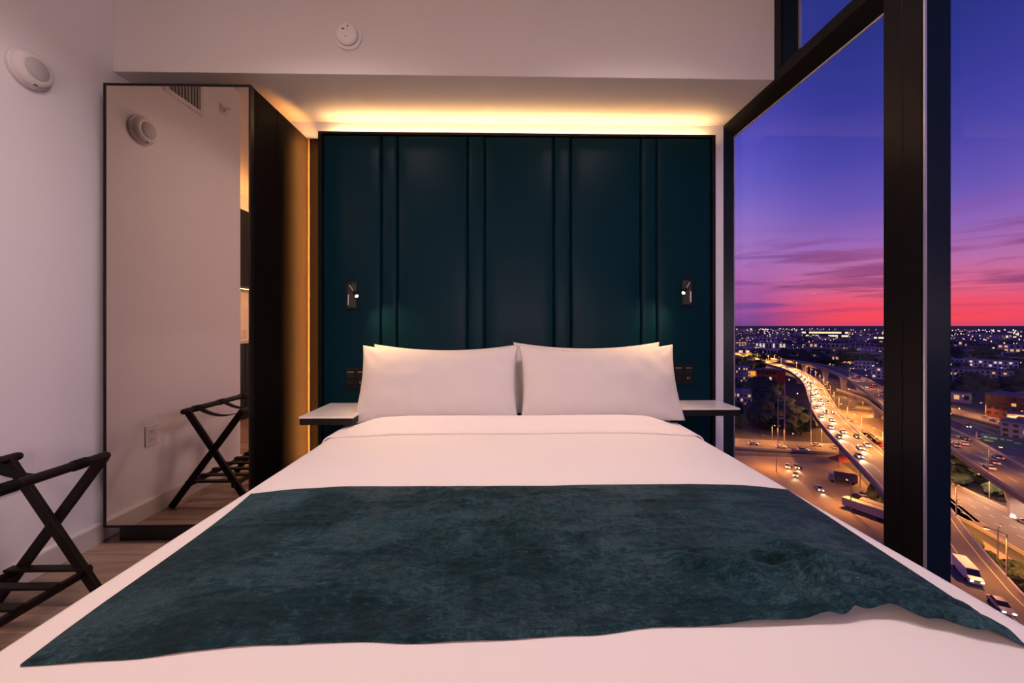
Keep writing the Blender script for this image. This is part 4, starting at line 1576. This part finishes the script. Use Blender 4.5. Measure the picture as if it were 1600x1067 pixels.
building('grey apartment block with speckled lit windows beside the window jamb, above the ledge', 149, 254, 27, 16, 16, 'facade_grey', 5, 13, .45)
building('grey apartment block beyond the speckled one, by the window jamb', 243, 399, 26, 18, 17, 'facade_grey', 5, 12, .3)
building('narrow stair tower lit yellow beside a long brown building', 264, 404, 6.4, 6, 12.5, 'facade_cream', 2, 1, 1.0, 'sign_yellow', win=(.86, .86), parapet=False)
building('long low brown building with dark columns behind the dark trees', 282, 405, 21, 14, 13, 'facade_brick', 2, 6, .12, 'window_lit_white')
building('floodlit white colonnade building far off, in the gap before the dark trees', 696, 992, 66, 24, 15, 'facade_white', 1, 9, .85, 'window_lit_white', win=(.5, .8))
building('floodlit orange building far off beside the white colonnade', 606, 994, 48, 24, 19, 'facade_cream', 3, 8, .8, win=(.6, .5))
building('very long floodlit arena near the horizon', 1628, 1920, 180, 60, 34, 'facade_dark', 2, 14, .55, 'arena_lit', turn=.1, win=(.92, .5))
building('low white-lit hall near the horizon beside the arena', 1560, 1560, 110, 40, 20, 'facade_dark', 1, 5, .6, 'arena_lit', win=(.8, .35))
building('small building with three tall orange-lit columns', 490, 563, 12, 10, 14.5, 'facade_dark', 1, 3, 1.0, 'window_lit_warm', win=(.5, .9))
building('small white house with a row of dark windows near the mullion', 497, 521, 21, 14, 11, 'facade_white', 2, 5, 0.0, 'window_lit_white')
building('pale purple building with a bright white edge against the mullion', 425, 428, 12, 10, 12.5, 'facade_white', 3, 3, .25, 'window_lit_white')
building('wide white apartment block, the upper one of two behind the trees', 640, 504, 62, 20, 14, 'facade_white', 3, 15, .18, 'window_lit_white')
building('wide cream apartment block, the lower one of two before dark trees', 494, 392, 47, 18, 13.5, 'facade_cream', 4, 13, .2)
building('big red brick building beside the bright orange road', 330, 232, 42, 24, 14.5, 'facade_brick', 4, 12, .05, turn=-.25)
building('small beige building below the red brick one', 268, 192, 17, 12, 9.5, 'facade_cream', 3, 5, .2, turn=-.2)
building('long grey shed behind the curving highway, below the arena', 860, 1010, 90, 40, 13, 'facade_grey', 1, 10, .1)
building('second long grey shed, between the shed and the mullion', 930, 960, 110, 40, 14, 'facade_grey', 2, 12, .12, 'window_lit_white')
building('low orange-lit block of shops far beyond the wide white apartments', 1160, 800, 130, 30, 18, 'facade_cream', 2, 16, .45)
building('low red-lit restaurant far beyond the wide white apartments', 850, 570, 34, 16, 10, 'facade_brick', 1, 5, .8, 'city_bulb_red')
building('row of bright shop fronts far off at the picture edge', 810, 480, 60, 18, 9, 'facade_dark', 1, 7, .85, 'window_lit_white', win=(.45, .4))
building('low dark building with warm lights above the red brick building', 400, 262, 40, 16, 9, 'facade_dark', 2, 9, .4)
building('orange-lit low building at the end of the bright road', 352, 302, 30, 14, 7, 'facade_cream', 1, 6, .7)

# low buildings out to the horizon
rr_ = random.Random(21)
k = 0
while k < 215:
    az = math.radians(rr_.uniform(26, 56) if k < 150 else rr_.uniform(56, 84))
    dist = (760 if k < 150 else 330) * (8.5 ** rr_.random())
    x, y = dist * math.sin(az), dist * math.cos(az)
    w, d, h = rr_.uniform(18, 60) * (1 + dist / 4000), rr_.uniform(14, 30), rr_.uniform(5, 13) * (1 + dist / 5000)
    tone = rr_.choice(['grey', 'dark', 'white', 'dark', 'cream'])
    reach = 'in the middle distance' if dist < 1500 else ('far off' if dist < 3200 else 'close under the horizon')
    side_ = 'in the headboard-side pane' if az < math.radians(46.5) else ('past the mullion' if k < 150 else 'abreast of the bed foot')
    building('low %s building with few lit windows %s, %s' % (tone, reach, side_), x, y, w, d, h,
             'facade_' + tone, rr_.choice([1, 2, 2, 3]), rr_.randint(4, 9), rr_.choice([.03, .08, .22]),
             rr_.choice(['window_lit_warm', 'window_lit_warm', 'window_lit_white']), rr_.uniform(-.5, .5), seed=k, group='low %s buildings %s %s' % (tone, reach, side_))
    k += 1


# ---- uncountable pin-prick lights of the distant city
def lights(name, m, n, dmin, ratio, seed, size, hmax=9):
    r = random.Random(seed)
    mb = MB()
    for _ in range(n):
        az = math.radians(r.uniform(25, 57) if _ < n * .72 else r.uniform(57, 86))
        dist = dmin * (ratio ** (r.random() ** .85))
        x, y, z = dist * math.sin(az), dist * math.cos(az), GZ + r.uniform(3, hmax)
        s = size * dist / 1000 * r.uniform(.5, 1.35)
        mb.add([(x + s, y, z), (x - s, y, z), (x, y + s, z), (x, y - s, z), (x, y, z + s), (x, y, z - s)],
               [(0, 2, 4), (2, 1, 4), (1, 3, 4), (3, 0, 4), (2, 0, 5), (1, 2, 5), (3, 1, 5), (0, 3, 5)])
    tag(put(name, mb.mesh(name, m)), kind='stuff')


lights('city_lights', 'city_bulb_warm', 860, 620, 14, 3, .95)
lights('city_lights', 'city_bulb_white', 278, 620, 14, 4, .85)
lights('city_lights', 'city_bulb_red', 160, 700, 12, 5, 1.1)
lights('city_lights', 'city_bulb_warm', 97, 230, 2.6, 6, 1.3, 6)

# ---- trees
TREE = []
for v in range(4):
    bm = bmesh.new()
    bmesh.ops.create_icosphere(bm, subdivisions=3, radius=1.0)
    for q in bm.verts:
        n = q.co.normalized()
        s = 1 + .32 * noise.noise(n * 2.1 + Vector((v * 5, 0, 0))) + .22 * noise.noise(n * 5.3 + Vector((0, v * 7, 0)))
        q.co = n * s
        q.co.z *= .82
    me = bpy.data.meshes.new('crown')
    bm.to_mesh(me)
    bm.free()
    me.materials.append(M['leaf_dark'])
    TREE.append(me)
trunk_me = MB().tube([(0, 0, 0), (0, 0, .5), (0, 0, 1)], [.11, .08, .06], 8).mesh('trunk', 'bark', smooth=True)
ti = 0


def tree(x, y, r, h, label, group):
    global ti
    root = thing('tree', label, 'tree', (x, y, GZ), group)
    c = bpy.data.objects.new('crown', TREE[ti % 4])
    ti += 1
    C.objects.link(c)
    c.parent = root
    c.location = (0, 0, h - r * .7)
    c.scale = (r, r, r)
    c.rotation_euler = (0, 0, ti * 1.3)
    tk = bpy.data.objects.new('trunk', trunk_me)
    C.objects.link(tk)
    tk.parent = root
    tk.scale = (h * .35, h * .35, h * .75)


def grove(poly, k, rmin, rmax, label, group, seed, beam=0):
    r = random.Random(seed)
    xs, ys = [p[0] for p in poly], [p[1] for p in poly]
    done = 0
    for _ in range(k * 30):
        if done >= k:
            break
        x, y = r.uniform(min(xs), max(xs)), r.uniform(min(ys), max(ys))
        ins = False
        for i in range(len(poly)):
            (xa, ya), (xb, yb) = poly[i], poly[i - 1]
            if (ya > y) != (yb > y) and x < (xb - xa) * (y - ya) / (yb - ya) + xa:
                ins = not ins
        if ins:
            q = r.uniform(rmin, rmax)
            tree(x, y, q, q * 1.9, label, group)
            done += 1


grove([(122, 216), (162, 204), (176, 226), (262, 352), (222, 372), (176, 300)], 75, 3.6, 6.5, 'dark leafy tree in the park between the cross street and the brown building', 'dark trees of the park', 1)
grove([(330, 330), (350, 305), (372, 286), (440, 310), (600, 430), (560, 480), (420, 400)], 60, 4, 7, 'dark tree between the orange road and the white apartment blocks', 'dark trees before the apartment blocks', 2)
grove([(122, 128), (133, 131), (126, 112), (119, 108)], 12, 1.8, 3.0, 'small dark tree at the corner of the lot by the mullion', 'small trees at the lot corner', 3)
grove([(168, 152), (180, 160), (190, 158), (176, 134), (166, 126)], 12, 2.6, 4.2, 'dark tree under the tall elevated road', 'trees under the tall elevated road', 4)
grove([(125, 107), (131, 110), (122, 86), (114, 72), (109, 72), (117, 88)], 34, 1.2, 2.2, 'low dark bush on the strip beside the frontage road verge', 'bushes beside the frontage road verge', 5)
grove([(290, 480), (420, 520), (560, 560), (700, 720), (560, 760), (380, 620)], 60, 5, 9, 'dark tree far off between the highway and the halls', 'far dark trees before the halls', 6)
grove([(640, 560), (760, 480), (1000, 700), (800, 820)], 40, 6, 10, 'dark tree far off beyond the white apartment blocks', 'far dark trees beyond the apartment blocks', 7)
